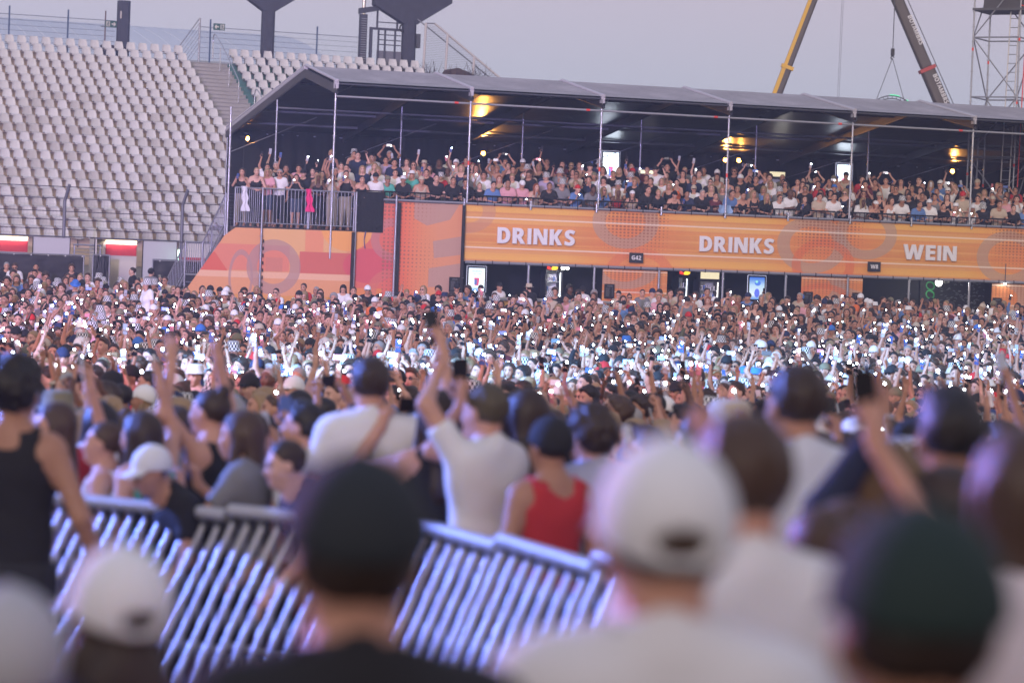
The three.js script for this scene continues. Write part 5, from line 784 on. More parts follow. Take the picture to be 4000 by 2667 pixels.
// ---------- placing people ----------
const LOOK = V(-10, 0, -24);                         // what the field crowd is watching
const people = [];                                   // every spot, explicit ones first
const HAIRP = { false: ['short', 'short', 'short', 'quiff', 'short', 'curly'], true: ['long', 'long', 'long', 'pony', 'bun', 'bob'] };
const HAIRT = { short: 'short', quiff: 'swept-up', curly: 'curly', long: 'long', pony: 'ponytailed', bun: 'bunned', bob: 'bobbed' };
const weighted = (list) => { let t = 0; for (const [, w] of list) t += w; let r = rnd() * t; for (const [v, w] of list) if ((r -= w) < 0) return v; return list[0][0]; };
function dress(o = {}) {
  const fem = o.fem ?? rnd() < 0.5;
  return { fem, skin: o.skin ?? weighted([[0, 4], [1, 5], [2, 3], [3, 4], [4, 0.5]]), shirt: o.shirt ?? weighted([['white', 5.5], ['black', 9.5], ['navy', 2], ['grey', 2.5], ['beige', 2.5], ['pink', 1.2], ['red', 0.7], ['blue', 1], ['olive', 0.8], ['maroon', 0.7], ['teal', 0.4], ['lavender', 0.7], ['orange', 0.3]]), cut: o.cut ?? (fem ? weighted([['tee', 4], ['tank', 6], ['long', 1]]) : weighted([['tee', 9], ['tank', 1.6], ['long', 0.7]])),
    hair: o.hair === undefined ? pick(HAIRP[fem]) : o.hair, hairC: o.hairC ?? (fem ? weighted([['black', 1.5], ['dark brown', 3], ['brown', 4], ['blonde', 4], ['ginger', 0.6]]) : weighted([['black', 3], ['dark brown', 4], ['brown', 3.5], ['blonde', 1], ['grey', 0.9]])),
    hat: o.hat === undefined ? weighted([[null, fem ? 16 : 8], ['cap', 1.6], ['backcap', 0.8], ['bucket', 0.7], ['fedora', 0.2]]) : o.hat, hatC: o.hatC ?? weighted([['black', 4], ['white', 4], ['navy', 1.5], ['red', 0.6], ['beige', 1], ['blue', 0.6], ['khaki', 0.8]]), glasses: o.glasses ?? rnd() < 0.13, pants: o.pants ?? Math.floor(rnd() * 3), phoneC: o.phoneC ?? weighted([['black', 5], ['silver', 3], ['white', 2], ['blue', 2], ['pink', 0.8]]) };
}
const POSETEXT = { stand: 'standing', phone_high: 'raising a phone', phone_top: 'stretching phone high', phone_left: 'lifting left-hand phone', phone_face: 'filming by phone', phone_both: 'filming overhead two-handed', hand_up: 'raising one hand', hands_up: 'raising both hands', phone_low: 'checking a phone', lean: 'leaning forward', lean_phone: 'leaning with phone', lean_cup: 'leaning with cup', crossed: 'with folded arms' };
const CUTTEXT = { tee: 't-shirt', tank: 'tank top', long: 'long-sleeved top' };
const hatText = (d) => d.hat === 'bucket' ? 'chequered bucket hat' : d.hat ? d.hatC + (d.hat === 'fedora' ? ' straw hat' : d.hat === 'backcap' ? ' backwards cap' : ' cap') : d.hair ? HAIRT[d.hair] + ' ' + d.hairC + ' hair' : 'shaved head';
const article = (s) => (/^[aeiou]/.test(s) ? 'an ' : 'a ') + s;
function personLabel(d, pose, place) { const h = hatText(d); return `person in ${d.shirt} ${CUTTEXT[d.cut]} with ${h} ${POSETEXT[pose]} ${place}`.split(' ').slice(0, 16).join(' '); }
const underHat = (d) => !d.hat ? d.hair : ({ quiff: 'short', curly: 'short', long: 'longhat', bun: 'short' })[d.hair] ?? d.hair;
const place2 = (p) => ({ 'on the terrace': 'on terrace', 'at terrace rail': 'at rail', 'in the crowd': 'in crowd', 'on the landing': 'on landing', 'before the booths': 'near booths' })[p] ?? 'at bar';
const headM = {}; const headMat = (pose, fem) => headM[pose + fem] ??= headTurn(lib.skel(pose, fem));
const phM = {}; const phMat = (pose, fem) => phM[pose + fem] ??= phoneMatrix(lib.skel(pose, fem));
function addPhone(world, d, lit, label, group) {
  const p = new THREE.Group(); p.name = numbered('smartphone'); world.decompose(p.position, p.quaternion, p.scale); scene.add(p);
  part('phone_case', phoneBody, PHONEM[d.phoneC], p); const t = part(lit ? 'torch_light' : 'camera_lens', torchGeo, lit ? torchM : PHONEM.black, p); t.applyMatrix4(TORCH); if (!lit) t.scale.setScalar(0.6);
  tag(p, label, 'phone', group); return p;
}
// one individual with its parts; S given for a body of its own pose
function person(x, y, z, turn, pose, d, place, group, o = {}) {
  const s = o.scale ?? rr(0.95, 1.055) * (d.fem ? 0.955 : 1), g = base('person', [x, y, z], turn); g.scale.setScalar(s);
  const S = o.S, body = o.body ?? lib.body(pose, d.fem), shirt = o.shirtG ?? lib.shirt(pose, d.fem, d.cut), hm = o.headM ?? headMat(pose, d.fem);
  part('body', body, o.skinM ?? SKIN[d.skin], g); part('shirt', shirt, o.shirtM ?? SHIRTM[d.shirt], g); part('trousers', lib.pants(pose, d.fem, d.pants === 1), PANTS[d.pants], g);
  const on = (n, geo, m) => { const q = part(n, geo, m, g); q.applyMatrix4(hm); return q; };
  if (d.hair) on('hair', o.hairG ?? lib.hair(underHat(d)), o.hairM ?? HAIRM[d.hairC]);
  if (d.hat) on('hat', o.hatG ?? lib.hat(d.hat), o.hatM ?? (d.hat === 'bucket' ? checkM : HATM[d.hatC]));
  if (d.glasses) on('sunglasses', lib.glasses(), glassM2);
  tag(g, o.label ?? personLabel(d, pose, place), 'person', group);
  const pm = o.phoneM ?? (o.S ? phoneMatrix(o.S) : phMat(pose, d.fem));
  g.updateMatrixWorld();
  if (pm) addPhone(g.matrixWorld.clone().multiply(pm), d, o.lit ?? false, o.phoneLabel ?? `${o.lit ? 'torch-lit ' : 'unlit '}${d.phoneC} phone of person in ${d.shirt} ${CUTTEXT[d.cut]} with ${hatText(d)} ${place2(place)}`, 'phones held ' + place2(place));
  if (POSES[pose]?.cup && !o.S) { const A = lib.skel(pose, d.fem).R, c = V(...add3(add3(A.w, A.f, 0.085), A.n, 0.04)).applyMatrix4(g.matrixWorld), k = part('drinking_cup', once('cup', () => new THREE.LatheGeometry([[0.001, -0.06], [0.027, -0.06], [0.036, 0.065], [0.033, 0.065], [0.025, -0.05], [0.001, -0.05]].map((p) => new THREE.Vector2(...p)), 12)), M(lin(0.55, 0.45, 0.32), 0.4), scene, c.toArray()); tag(k, `pale drinking cup held by person in ${d.shirt} ${CUTTEXT[d.cut]} with ${hatText(d)}`, 'cup', 'cups held ' + place); }
  return g;
}
const toWorld = (x, y, z) => V(x, y, z).applyAxisAngle(V(0, 1, 0), BTH).add(V(...BAR));
const face = (x, z, tx, tz) => Math.atan2(tx - x, tz - z);
let individuals = 0;
// terrace crowd -----------------------------------------------------------------------------------------------
const tierY = (z) => z > -0.85 ? 0 : z > -1.38 ? 0.22 : z > -1.9 ? 0.42 : z > -2.6 ? 0.58 : z > -3.35 ? 0.7 : 0.78;
const terraceStuff = [];
{
  const rows = [[-0.58, 0.45, 0.06, 1.0, ['lean', 'lean', 'lean', 'lean_phone', 'lean_cup', 'phone_low', 'crossed']], [-1.1, 0.47, 0.10, 0.95, ['stand', 'phone_face', 'phone_high', 'crossed', 'stand', 'phone_low', 'stand']], [-1.62, 0.50, 0.12, 0.9, ['stand', 'phone_face', 'phone_high', 'crossed', 'stand', 'phone_both', 'stand']], [-2.25, 0.52, 0.2, 0.9, ['stand', 'phone_top', 'phone_high', 'stand', 'phone_left', 'stand', 'stand']], [-2.95, 0.58, 0.2, 0.75, ['stand', 'stand', 'stand', 'phone_both', 'stand', 'phone_high']], [-3.8, 0.9, 0.3, 0.45, ['stand', 'stand', 'phone_top', 'phone_high']]];
  rows.forEach(([z, step, jit, dens, poses], ri) => {
    for (let x = ri ? 0.7 : 1.75; x < 24.2; x += step * rr(0.85, 1.2)) {
      if (rnd() > dens) continue; const lx = x + rr(-0.05, 0.05), lz = z + rr(-jit, jit) * 0.6, w = toWorld(lx, 0, lz), pose = pick(poses), d = dress(), turn = face(w.x, w.z, -9 + rr(-6, 6), -22), lit = rnd() < 0.5;
      const y = DECK + (lx > 0.4 ? tierY(z) : 0);
      if (ri < 3 && individuals < 128) { individuals++; person(w.x, y, w.z, ri ? turn : BTH + rr(-0.5, 0.25), pose, d, ri ? 'on the terrace' : 'at terrace rail', ri ? 'people standing on the terrace' : 'people along the terrace rail', { lit }); }
      else terraceStuff.push([w.x, y, w.z, turn, pose, d, lit]);
    }
  });
  // the landing by the stairs
  const L = [[-2.6, -0.4, 'phone_face', { fem: true, shirt: 'black', cut: 'tank', hairC: 'brown', hair: 'long', hat: null }], [-2.2, -0.35, 'lean', { fem: true, shirt: 'black', cut: 'tank', hairC: 'blonde', hair: 'pony', hat: null }], [-1.85, -0.42, 'crossed', { fem: true, shirt: 'pink', cut: 'tee', hairC: 'blonde', hair: 'long', hat: null }], [-1.45, -0.55, 'stand', { fem: false, shirt: 'white', cut: 'tee', hairC: 'grey', hair: 'short', hat: null, glasses: true, pants: 0, skin: 1 }], [-0.98, -0.45, 'phone_face', { fem: true, shirt: 'black', cut: 'tee', hairC: 'brown', hair: 'long' }], [-0.35, -0.4, 'lean', { fem: true, shirt: 'black', cut: 'tank', hairC: 'blonde', hair: 'long', hat: null }], [0.1, -0.42, 'phone_face', { fem: true, shirt: 'beige', cut: 'tee', hairC: 'dark brown', hair: 'pony', hat: null }], [0.5, -0.4, 'phone_face', { fem: false, shirt: 'black', cut: 'tank', hairC: 'dark brown', hair: 'short', hat: null }], [0.95, -0.4, 'lean', { fem: true, shirt: 'black', cut: 'tank', hairC: 'dark brown', hair: 'bun', hat: null }], [1.4, -0.42, 'stand', { fem: false, shirt: 'white', cut: 'tee', hat: 'cap', hatC: 'black' }]];
  for (const [x, z, pose, o] of L) { const w = toWorld(x, 0, z); person(w.x, DECK, w.z, BTH + rr(-0.45, 0.1), pose, dress({ glasses: false, ...o }), 'on the landing', 'people on the stair landing', { lit: rnd() < 0.5 }); individuals++; }
  for (let x = -2.8; x < 0.6; x += 0.42) for (const z of [-1.0, -1.6, -2.3]) { if (rnd() < 0.2 || x < -2.45 - z * 0.45) continue; const w = toWorld(x + rr(-0.1, 0.1), 0, z + rr(-0.15, 0.15)), d = dress(); terraceStuff.push([w.x, DECK + (z < -1.2 ? 0.15 : 0), w.z, face(w.x, w.z, -9, -22), pick(['stand', 'phone_high', 'phone_face', 'phone_top', 'stand']), d, rnd() < 0.6]); }
}
// people at the bar hatches and in front of the booths ----------------------------------------------------------
{
  const bar = [[5.35, -0.5, 0.4, 'stand', { fem: false, shirt: 'white', cut: 'tee', hat: 'backcap', hatC: 'black' }, 'serving behind the first bar hatch'], [5.95, 0.55, 3.3, 'stand', { fem: false, shirt: 'black', cut: 'tee', hat: 'fedora', hatC: 'beige' }, 'standing at the first hatch'], [7.6, -0.6, 0.6, 'stand', { fem: false, shirt: 'black', cut: 'tee', hat: null, hairC: 'black' }, 'behind the counter by first fridge'], [9.15 - 1.6, 0.75, 3.2, 'stand', { fem: false, shirt: 'white', cut: 'tee', hat: 'backcap', hatC: 'black' }, 'at the counter under the lamp'], [9.75, 0.8, 0.2, 'stand', { fem: false, shirt: 'beige', cut: 'tee', hat: 'cap', hatC: 'navy' }, 'before the dotted panel below G42'], [10.35, 0.7, 0.3, 'phone_face', { fem: false, shirt: 'beige', cut: 'tee', hat: null, hairC: 'dark brown' }, 'before the dotted panel below G42'], [11.15, -0.7, 1.4, 'stand', { fem: false, shirt: 'black', cut: 'tee', hat: null, hairC: 'black' }, 'working in the second hatch'], [12.25, 0.8, 2.9, 'stand', { fem: false, shirt: 'green', cut: 'tee', hat: 'backcap', hatC: 'black' }, 'at the second hatch by tall fridge'], [14.0, -0.4, 0.6, 'stand', { fem: true, shirt: 'beige', cut: 'tee', hair: 'long', hairC: 'blonde', hat: null }, 'serving beside the blue screen'], [14.6, 0.7, 3.4, 'stand', { fem: false, shirt: 'white', cut: 'tee', hat: 'cap', hatC: 'blue' }, 'in front of the blue screen hatch'], [16.0, 0.8, -0.9, 'stand', { fem: true, shirt: 'grey', cut: 'long', hair: 'bun', hairC: 'dark brown', hat: null }, 'before the panel near W8'], [16.5, 0.75, 0.8, 'phone_low', { fem: true, shirt: 'grey', cut: 'long', hair: 'pony', hairC: 'black', hat: null }, 'before the panel near W8'], [17.9, -0.5, 0.5, 'stand', { fem: true, shirt: 'maroon', cut: 'tank', hair: 'pony', hairC: 'brown', hat: null }, 'serving behind the wine hatch'], [18.1, 0.7, 3.0, 'stand', { fem: false, shirt: 'navy', cut: 'tee', hair: 'short', hairC: 'brown', hat: null }, 'at the wine hatch'], [19.0, 0.9, 2.2, 'stand', { fem: true, shirt: 'pink', cut: 'tank', hair: 'pony', hairC: 'blonde', hat: null }, 'at the wine hatch'], [19.55, -0.5, 0.2, 'stand', { fem: true, shirt: 'beige', cut: 'tee', hair: 'long', hairC: 'blonde', hat: 'cap', hatC: 'black' }, 'serving under the glaring lamp'], [21.0, 0.9, 2.7, 'stand', { fem: false, shirt: 'white', cut: 'tee', hat: 'cap', hatC: 'khaki' }, 'at the wine hatch by chalk banner']];
  for (const [x, z, t, pose, o, place] of bar) { const w = toWorld(x, 0, z); person(w.x, -0.35, w.z, BTH + t, pose, dress({ glasses: false, ...o }), place, 'people at the bar hatches', { scale: 1.0 }); individuals++; }
  const left = [[-15.8, -87.5, 'stand', { fem: false, shirt: 'black', cut: 'tee', hair: 'short', hairC: 'grey', hat: null }, 0.3], [-15.35, -86.4, 'phone_low', { fem: false, shirt: 'white', cut: 'tee', hair: 'short', hairC: 'brown', hat: null, glasses: true }, 0.1], [-14.9, -87.6, 'stand', { fem: false, shirt: 'pink', cut: 'tank', hair: 'short', hairC: 'black', hat: null }, 0.15], [-13.9, -88.3, 'stand', { fem: false, shirt: 'black', cut: 'tee', hair: 'curly', hairC: 'brown', hat: null }, 0.1], [-11.7, -86.2, 'stand', { fem: false, shirt: 'black', cut: 'tee', hair: 'short', hairC: 'dark brown', hat: null }, -1.3], [-10.95, -84.8, 'phone_face', { fem: false, shirt: 'grey', cut: 'tee', hair: 'short', hairC: 'black', hat: 'backcap', hatC: 'black' }, 2.7]];
  for (const [x, z, pose, o, t] of left) { person(x, -0.38, z, t, pose, dress({ glasses: false, ...o }), 'before the booths', 'people before the white booths', { scale: 1.03 }); individuals++; }
  // woman raised on shoulders in the checkered bucket hat
  person(-8.6, -0.4, -66, -1.0, 'stand', dress({ fem: true, shirt: 'white', cut: 'tee', hair: 'long', hairC: 'dark brown', hat: 'bucket', glasses: false, pants: 1 }), '', null, { label: 'person in white t-shirt and chequered bucket hat raised above the left crowd', scale: 1.0 }); individuals++;
}
// ---------- field crowd ----------
const cells = new Map(), ck = (x, z) => Math.floor(x / 0.5) + ',' + Math.floor(z / 0.5);
function free(x, z, r) { const X = Math.floor(x / 0.5), Z = Math.floor(z / 0.5); for (let i = -2; i <= 2; i++) for (let j = -2; j <= 2; j++) for (const [a, b, q] of cells.get((X + i) + ',' + (Z + j)) || []) if (Math.hypot(a - x, b - z) < Math.max(r, q)) return false; return true; }
const claim = (x, z, r) => { const k = ck(x, z); if (!cells.has(k)) cells.set(k, []); cells.get(k).push([x, z, r]); };
const field = [];
const barrierX = (z) => z < -12.9 ? lerp(-0.5, -2.4, (-z - 12.9) / 1.2) : lerp(-0.4, 1.2, (-12.9 - z) / -4.7);
function inField(x, z) {
  if (z > -9 || z < -92) return false;
  if (z > -14.6 && x < 0.9) return false;                         // pit side of the barrier is placed by hand
  if (z > -12.5 && x < 1.2 + (z + 12.5) * -0.1 ) return false;
  const q = V(x, 0, z).sub(V(...BAR)).applyAxisAngle(V(0, 1, 0), -BTH); // stay clear of the bar front
  if (q.x > -4.8 && q.z < 2.2) return false; if (q.x > -4 && q.z < (q.x > 3.5 ? 9 : 5.5) && rnd() > 0.12) return false; if (q.x <= -4.8 && z < -80) return false;
  const half = -z * 0.19 + 0.5; return x > -half && x < half;
}
const POSEW = (dist) => weighted(dist > 26 ? [['stand', 5], ['phone_high', 3.6], ['phone_top', 1.9], ['phone_left', 2.2], ['phone_face', 1.8], ['phone_both', 0.6], ['hand_up', 0.7], ['hands_up', 0.25]] : [['stand', 6], ['phone_high', 2.8], ['phone_top', 0.3], ['phone_left', 1.4], ['phone_face', 2], ['phone_both', 0.25], ['hand_up', 0.35], ['hands_up', 0.1]]);
const explicit = [...(globalThis.__never || [])];
function scatter() {
  for (let tries = 0; tries < 34000; tries++) {
    const z = -Math.sqrt(rr(9 * 9, 91 * 91)), half = -z * 0.19 + 0.5, x = rr(-half, half); if (!inField(x, z)) continue;
    const r = rr(0.43, 0.53); if (!free(x, z, r)) continue; claim(x, z, r);
    const dist = -z, d = dress(), bz = V(x, 0, z).sub(V(...BAR)).applyAxisAngle(V(0, 1, 0), -BTH), nearBar = bz.z < 14, pose = nearBar && rnd() < lerp(0.9, 0.2, (bz.z - 5) / 9) ? pick(['stand', 'stand', 'phone_face', 'phone_low', 'stand']) : POSEW(dist), turn = face(x, z, LOOK.x, LOOK.z) + rr(-0.45, 0.45), s = rr(0.94, 1.06) * (d.fem ? 0.95 : 1);
    field.push({ x, z, d, pose, turn, s, lit: rnd() < (dist > 70 ? 0.6 : dist > 28 ? 0.88 : 0.12), dist });
  }
  field.sort((a, b) => a.dist - b.dist);
}
// ---------- pit barrier: aluminium stage barrier panels with slanted braces ----------
{
  const alu = M(lin(0.46, 0.46, 0.48), 0.62, 0.3, { roughnessMap: scratch }), aluB = M(lin(0.45, 0.46, 0.50), 0.5, 0.5);
  const panel = (a, b, h, label, gap) => {
    const dx = b[0] - a[0], dz = b[1] - a[1], L = Math.hypot(dx, dz), ang = Math.atan2(-dz, dx), y0 = groundY((a[1] + b[1]) / 2), p = base('stage_barrier', [a[0], y0, a[1]], ang); tag(p, label, 'barrier', 'stage barrier panels along the pit');
    const c = Math.cos(ang), s = Math.sin(ang), out = [-0.62, 0.5], ox = out[0] * c - out[1] * s, oz = out[0] * s + out[1] * c;   // pit side, in the panel's frame
    part('top_rail', tube([0.01, h, 0], [L - 0.01, h, 0], 0.032, 10), alu, p); part('foot_rail', tube([0, 0.05, 0], [L, 0.05, 0], 0.025, 8), alu, p); part('middle_rail', tube([0, h * 0.47, -0.012], [L, h * 0.47, -0.012], 0.016, 8), aluB, p); part('foot_rail', tube([ox * 0.78, 0.03, oz * 0.78], [L + ox * 0.78, 0.03, oz * 0.78], 0.022, 8), alu, p);
    const n = Math.round(L / gap);
    for (let i = 0; i < n; i++) { const x = (i + 0.5) * L / n; part('brace', tube([x, h - 0.05, 0.012], [x + ox * 0.76, 0.03, oz * 0.76], gap > 0.1 ? 0.02 : 0.0155, 6), alu, p); part('upright', box(x + 0.034, x + 0.05, 0.04, h - 0.03, -0.03, -0.02), aluB, p); part('clamp', box(x - 0.014, x + 0.014, h - 0.075, h - 0.03, -0.02, 0.03), mat.steelDark, p); }
  };
  const run = [[-3.4, -14.6], [-2.3, -14.0], [-1.32, -13.38], [-0.42, -12.85], [-0.02, -11.9], [0.36, -10.9], [0.76, -9.9]];
  const names = ['beyond person in black tank top', 'under the people leaning at its far corner', 'below the person in white cap', 'ending at the corner behind dark capped person', 'just past the corner', 'behind the white strapped cap', 'beside the white strapped cap'];
  run.slice(0, -1).forEach((a, i) => panel(a, run[i + 1], 1.22, 'silver stage barrier panel with slanted braces ' + names[i], i < 3 ? 0.088 : 0.15));
}
// ---------- foreground people, each posed by hand ----------
const shirtBy = (rgb, r = 0.9, extra = {}) => M(lin(...rgb), r, 0, extra);
const checkShirt = M(lin(1, 1, 1), 0.9, 0, { map: checkM.map });
function near(x, z, top, turn, d, label, o = {}) {
  const S = skeleton(o.pose ?? 'stand', d.fem, o.arms || {}), gy = groundY(z), hatUp = d.hat ? 0.012 : d.hair ? 0.01 : 0, s = (top - gy) / (S.head[1] + 0.128 + hatUp), fine = o.fine ?? 0.022;
  const dd = dress({ glasses: false, pants: 0, hat: null, ...d });
  claim(x, z, 0.42);
  return person(x, gy, z, turn, 'stand', dd, '', o.group, { S, scale: s, body: bodyGeo(S, fine, 0.0125), shirtG: shirtGeo(S, dd.cut, fine), headM: headTurn(S), hairG: dd.hair ? once('hf' + underHat(dd), () => hairGeo(underHat(dd), 0.0115)) : undefined, hatG: dd.hat === 'cap' || dd.hat === 'backcap' ? once('hat' + dd.hat + (o.strap ? 1 : 0) + (o.high ? 1 : 0), () => capGeo(0.0095, dd.hat === 'backcap', o.strap, o.high)) : undefined, label, phoneLabel: o.phoneLabel, lit: o.lit, ...(o.more || {}) });
}
const up = (s, e, w, f = [0, 1, 0.1], n = [0, 0, 1], curl = 0.7) => ({ e, w, f, n, curl });
{
  const A = Math.PI + 0.42;   // facing away from the camera, a little left
  // in the pit
  near(-2.07, -11.77, 1.70, Math.PI - 0.3, { fem: false, skin: 1, shirt: 'black', cut: 'tank', hair: 'curly', hairC: 'black', pants: 0 }, 'person with curly black hair in black tank top standing in the pit', { arms: { R: { e: [-0.30, 1.16, -0.02], w: [-0.34, 0.92, 0.10], f: [-0.1, -1, 0.2], n: [1, 0, 0], curl: 0.4 } }, more: { skinM: SKIN[2] } });
  near(-0.68, -5.0, 1.655, A + 0.2, { fem: true, skin: 4, shirt: 'black', cut: 'tee', hair: 'long', hairC: 'dark brown', hat: 'cap', hatC: 'white' }, 'person in white cap over long dark hair before the barrier', { strap: true, arms: { yaw: -0.1 } });
  near(-0.76, -4.31, 1.66, A, { fem: false, skin: 1, shirt: 'black', cut: 'tee', hair: 'short', hairC: 'black', hat: 'cap', hatC: 'white' }, 'person in white cap half cut off beside another white cap', { more: { hatM: M(lin(0.45, 0.45, 0.47), 0.85) } });
  near(-0.205, -3.9, 1.915, A - 0.25, { fem: false, skin: 0, shirt: 'black', cut: 'tee', hair: 'short', hairC: 'dark brown', hat: 'cap', hatC: 'green' }, 'person in dark cap and black t-shirt seen from behind', { high: true, arms: { pitch: 0.05 }, more: { hatM: M(lin(0.016, 0.021, 0.026), 0.85) } });
  near(0.235, -4.15, 1.935, Math.PI + 0.1, { fem: false, skin: 0, shirt: 'white', cut: 'tee', hair: 'short', hairC: 'brown', hat: 'cap', hatC: 'white' }, 'person in white cap with dark strap opening and white t-shirt', { strap: true, arms: { yaw: 0.08 } });
  near(0.447, -5.34, 1.93, A - 0.1, { fem: false, skin: 0, shirt: 'white', cut: 'tee', hair: 'short', hairC: 'brown' }, 'bare-headed person with short brown hair in white t-shirt', {});
  near(0.475, -3.22, 1.93, A - 0.3, { fem: false, skin: 2, shirt: 'black', cut: 'tee', hair: 'short', hairC: 'dark brown', hat: 'cap', hatC: 'green' }, 'person in plain dark green cap and black t-shirt over dark hair', { high: true, more: { hatM: M(lin(0.012, 0.028, 0.024), 0.85) } });
  near(0.952, -9.32, 1.89, A, { fem: false, skin: 1, shirt: 'white', cut: 'tee', hair: 'short', hairC: 'dark brown' }, 'person with dark hair in white patterned t-shirt beside raised arms', { more: { shirtM: shirtBy([0.62, 0.64, 0.70]) } });
  near(1.173, -7.45, 1.905, A - 0.3, { fem: false, skin: 2, shirt: 'teal', cut: 'tee', hair: 'quiff', hairC: 'black' }, 'person with thick black hair in pale teal t-shirt', { more: { shirtM: shirtBy([0.26, 0.37, 0.41]) } });
  near(1.01, -5.5, 1.905, A, { fem: true, skin: 1, shirt: 'white', cut: 'tee', hair: 'bob', hairC: 'brown' }, 'person with brown bobbed hair in white top cut by the frame', { more: { shirtM: shirtBy([0.66, 0.60, 0.62]) } });
  near(0.939, -7.05, 1.78, A + 0.2, { fem: true, skin: 0, shirt: 'grey', cut: 'tank', hair: 'bob', hairC: 'blonde' }, 'person with fair bobbed hair between raised arms and green cap', { more: { hairM: M(lin(0.16, 0.10, 0.05), 0.6) } });
  near(0.733, -6.51, 1.66, A, { fem: true, skin: 1, shirt: 'maroon', cut: 'tank', hair: 'pony', hairC: 'brown' }, 'short person with brown ponytail behind the white t-shirt', {});
  near(0.31, -5.79, 1.66, A, { fem: false, skin: 1, shirt: 'navy', cut: 'long', hair: 'short', hairC: 'brown', phoneC: 'black' }, 'person in navy sleeves reaching up beside the white strapped cap', { arms: { R: up(-1, [-0.27, 1.60, 0.06], [-0.20, 1.84, 0.10], [0.05, 1, 0.1], [0.2, 0, 0.95], 0.5) }, phoneLabel: 'phone in khaki case held up beside the white strapped cap' });
  near(0.81, -6.67, 1.66, A - 0.15, { fem: true, skin: 0, shirt: 'pink', cut: 'tee', hair: 'long', hairC: 'brown', phoneC: 'black' }, 'person in pink t-shirt stretching a bare arm with dark phone', { arms: { R: up(-1, [-0.24, 1.66, 0.05], [-0.10, 1.88, 0.08], [0.12, 1, 0.05], [0.1, 0, 1], 0.75), phone: { up: 1, hand: 'R' } }, phoneLabel: 'dark phone held high by the bare arm above the pink sleeve' });
  near(1.08, -6.9, 1.74, A + 0.15, { fem: false, skin: 1, shirt: 'navy', cut: 'long', hair: 'short', hairC: 'dark brown' }, 'person in dark navy long sleeve raising an arm right of pink sleeve', { arms: { L: up(1, [0.22, 1.55, 0.12], [0.14, 1.76, 0.16], [-0.1, 1, 0], [0, 0, 1], 0.4) } });
  // behind the barrier, backs to the camera
  near(-0.68, -13.65, 1.70, A - 0.2, { fem: false, skin: 0, shirt: 'white', cut: 'tee', hair: 'short', hairC: 'dark brown', phoneC: 'black' }, 'broad person in white t-shirt with short dark hair past the barrier corner', { arms: { R: up(-1, [-0.33, 1.5, 0.12], [-0.36, 1.72, 0.22], [0.2, 0.9, 0.2], [0.5, 0, 0.8], 0.5), phone: { up: 1, hand: 'R' } }, phoneLabel: 'dark phone beside the broad white t-shirt' });
  near(-0.335, -13.35, 1.56, A, { fem: true, skin: 0, shirt: 'black', cut: 'tank', hair: 'long', hairC: 'dark brown', phoneC: 'black' }, 'person with very long dark hair beside the broad white t-shirt', { arms: { R: up(-1, [-0.30, 1.38, 0.18], [-0.14, 1.60, 0.28], [0.35, 0.9, 0.1], [0.5, 0, 0.85], 0.6), L: up(1, [0.30, 1.38, 0.18], [0.14, 1.60, 0.28], [-0.35, 0.9, 0.1], [-0.5, 0, 0.85], 0.6), phone: { flat: 1 } }, phoneLabel: 'dark phone held sideways overhead with both hands' });
  near(-0.105, -12.8, 1.63, A + 0.5, { fem: false, skin: 0, shirt: 'white', cut: 'tee', hair: 'short', hairC: 'brown' }, 'person with light brown hair in loose white t-shirt', { arms: { L: up(1, [0.25, 1.62, 0.1], [0.12, 1.72, 0.2], [-0.5, 0.8, 0], [0, 0, 1], 0.5) } , more: { hairM: M(lin(0.07, 0.055, 0.03), 0.6) } });
  near(0.078, -13.05, 1.60, A, { fem: true, skin: 1, shirt: 'black', cut: 'tee', hair: 'long', hairC: 'dark brown', phoneC: 'black' }, 'person with straight dark hair in black t-shirt raising a phone', { arms: { L: up(1, [0.29, 1.44, 0.12], [0.22, 1.68, 0.18], [0, 1, 0.05], [-0.2, 0, 1], 0.75), phone: { up: 1, hand: 'L' } }, phoneLabel: 'black phone held up over the straight dark hair' });
  near(0.188, -12.4, 1.50, A + 0.2, { fem: false, skin: 2, shirt: 'red', cut: 'tank', hair: 'short', hairC: 'black', hat: 'cap', hatC: 'black' }, 'person in black cap and red top behind the barrier', {});
  near(0.375, -12.8, 1.53, A + 0.4, { fem: false, skin: 0, shirt: 'white', cut: 'tee', hair: 'curly', hairC: 'dark brown' }, 'person in black and white chequered shirt beside the red top', { more: { shirtM: shirtBy([0.42, 0.42, 0.52]) } });
  // leaning over the barrier towards the pit
  const N = -1.9, leanIt = { lean: 0.42 }, arm2 = { R: { e: [-0.28, 1.12, 0.2], w: [-0.12, 1.10, 0.42], f: [0.3, -0.3, 0.9], n: [0, -1, 0], curl: 0.4 }, L: { e: [0.28, 1.10, 0.2], w: [0.16, 1.02, 0.42], f: [0, -0.6, 0.8], n: [0, -1, -0.2], curl: 0.5 } };
  near(-1.50, -13.72, 1.22, -0.9, { fem: false, skin: 1, shirt: 'black', cut: 'tee', hair: 'short', hairC: 'dark brown', hat: 'cap', hatC: 'white' }, 'person in white cap and black t-shirt leaning arms over the barrier', { arms: { ...arm2, lean: 0.45, pitch: -0.1 }, group: null });
  near(-1.76, -14.0, 1.36, -2.2, { fem: true, skin: 0, shirt: 'teal', cut: 'tank', hair: 'long', hairC: 'dark brown' }, 'person with long dark hair and teal top elbow on the barrier', { pose: 'hand_up', arms: { lean: 0.15 } });
  near(-2.05, -14.25, 1.30, -1.6, { fem: true, skin: 0, shirt: 'white', cut: 'tank', hair: 'pony', hairC: 'brown', phoneC: 'white' }, 'person in white tank top lifting a white phone at barrier', { pose: 'phone_top', lit: false, phoneLabel: 'white phone lifted over the barrier corner' });
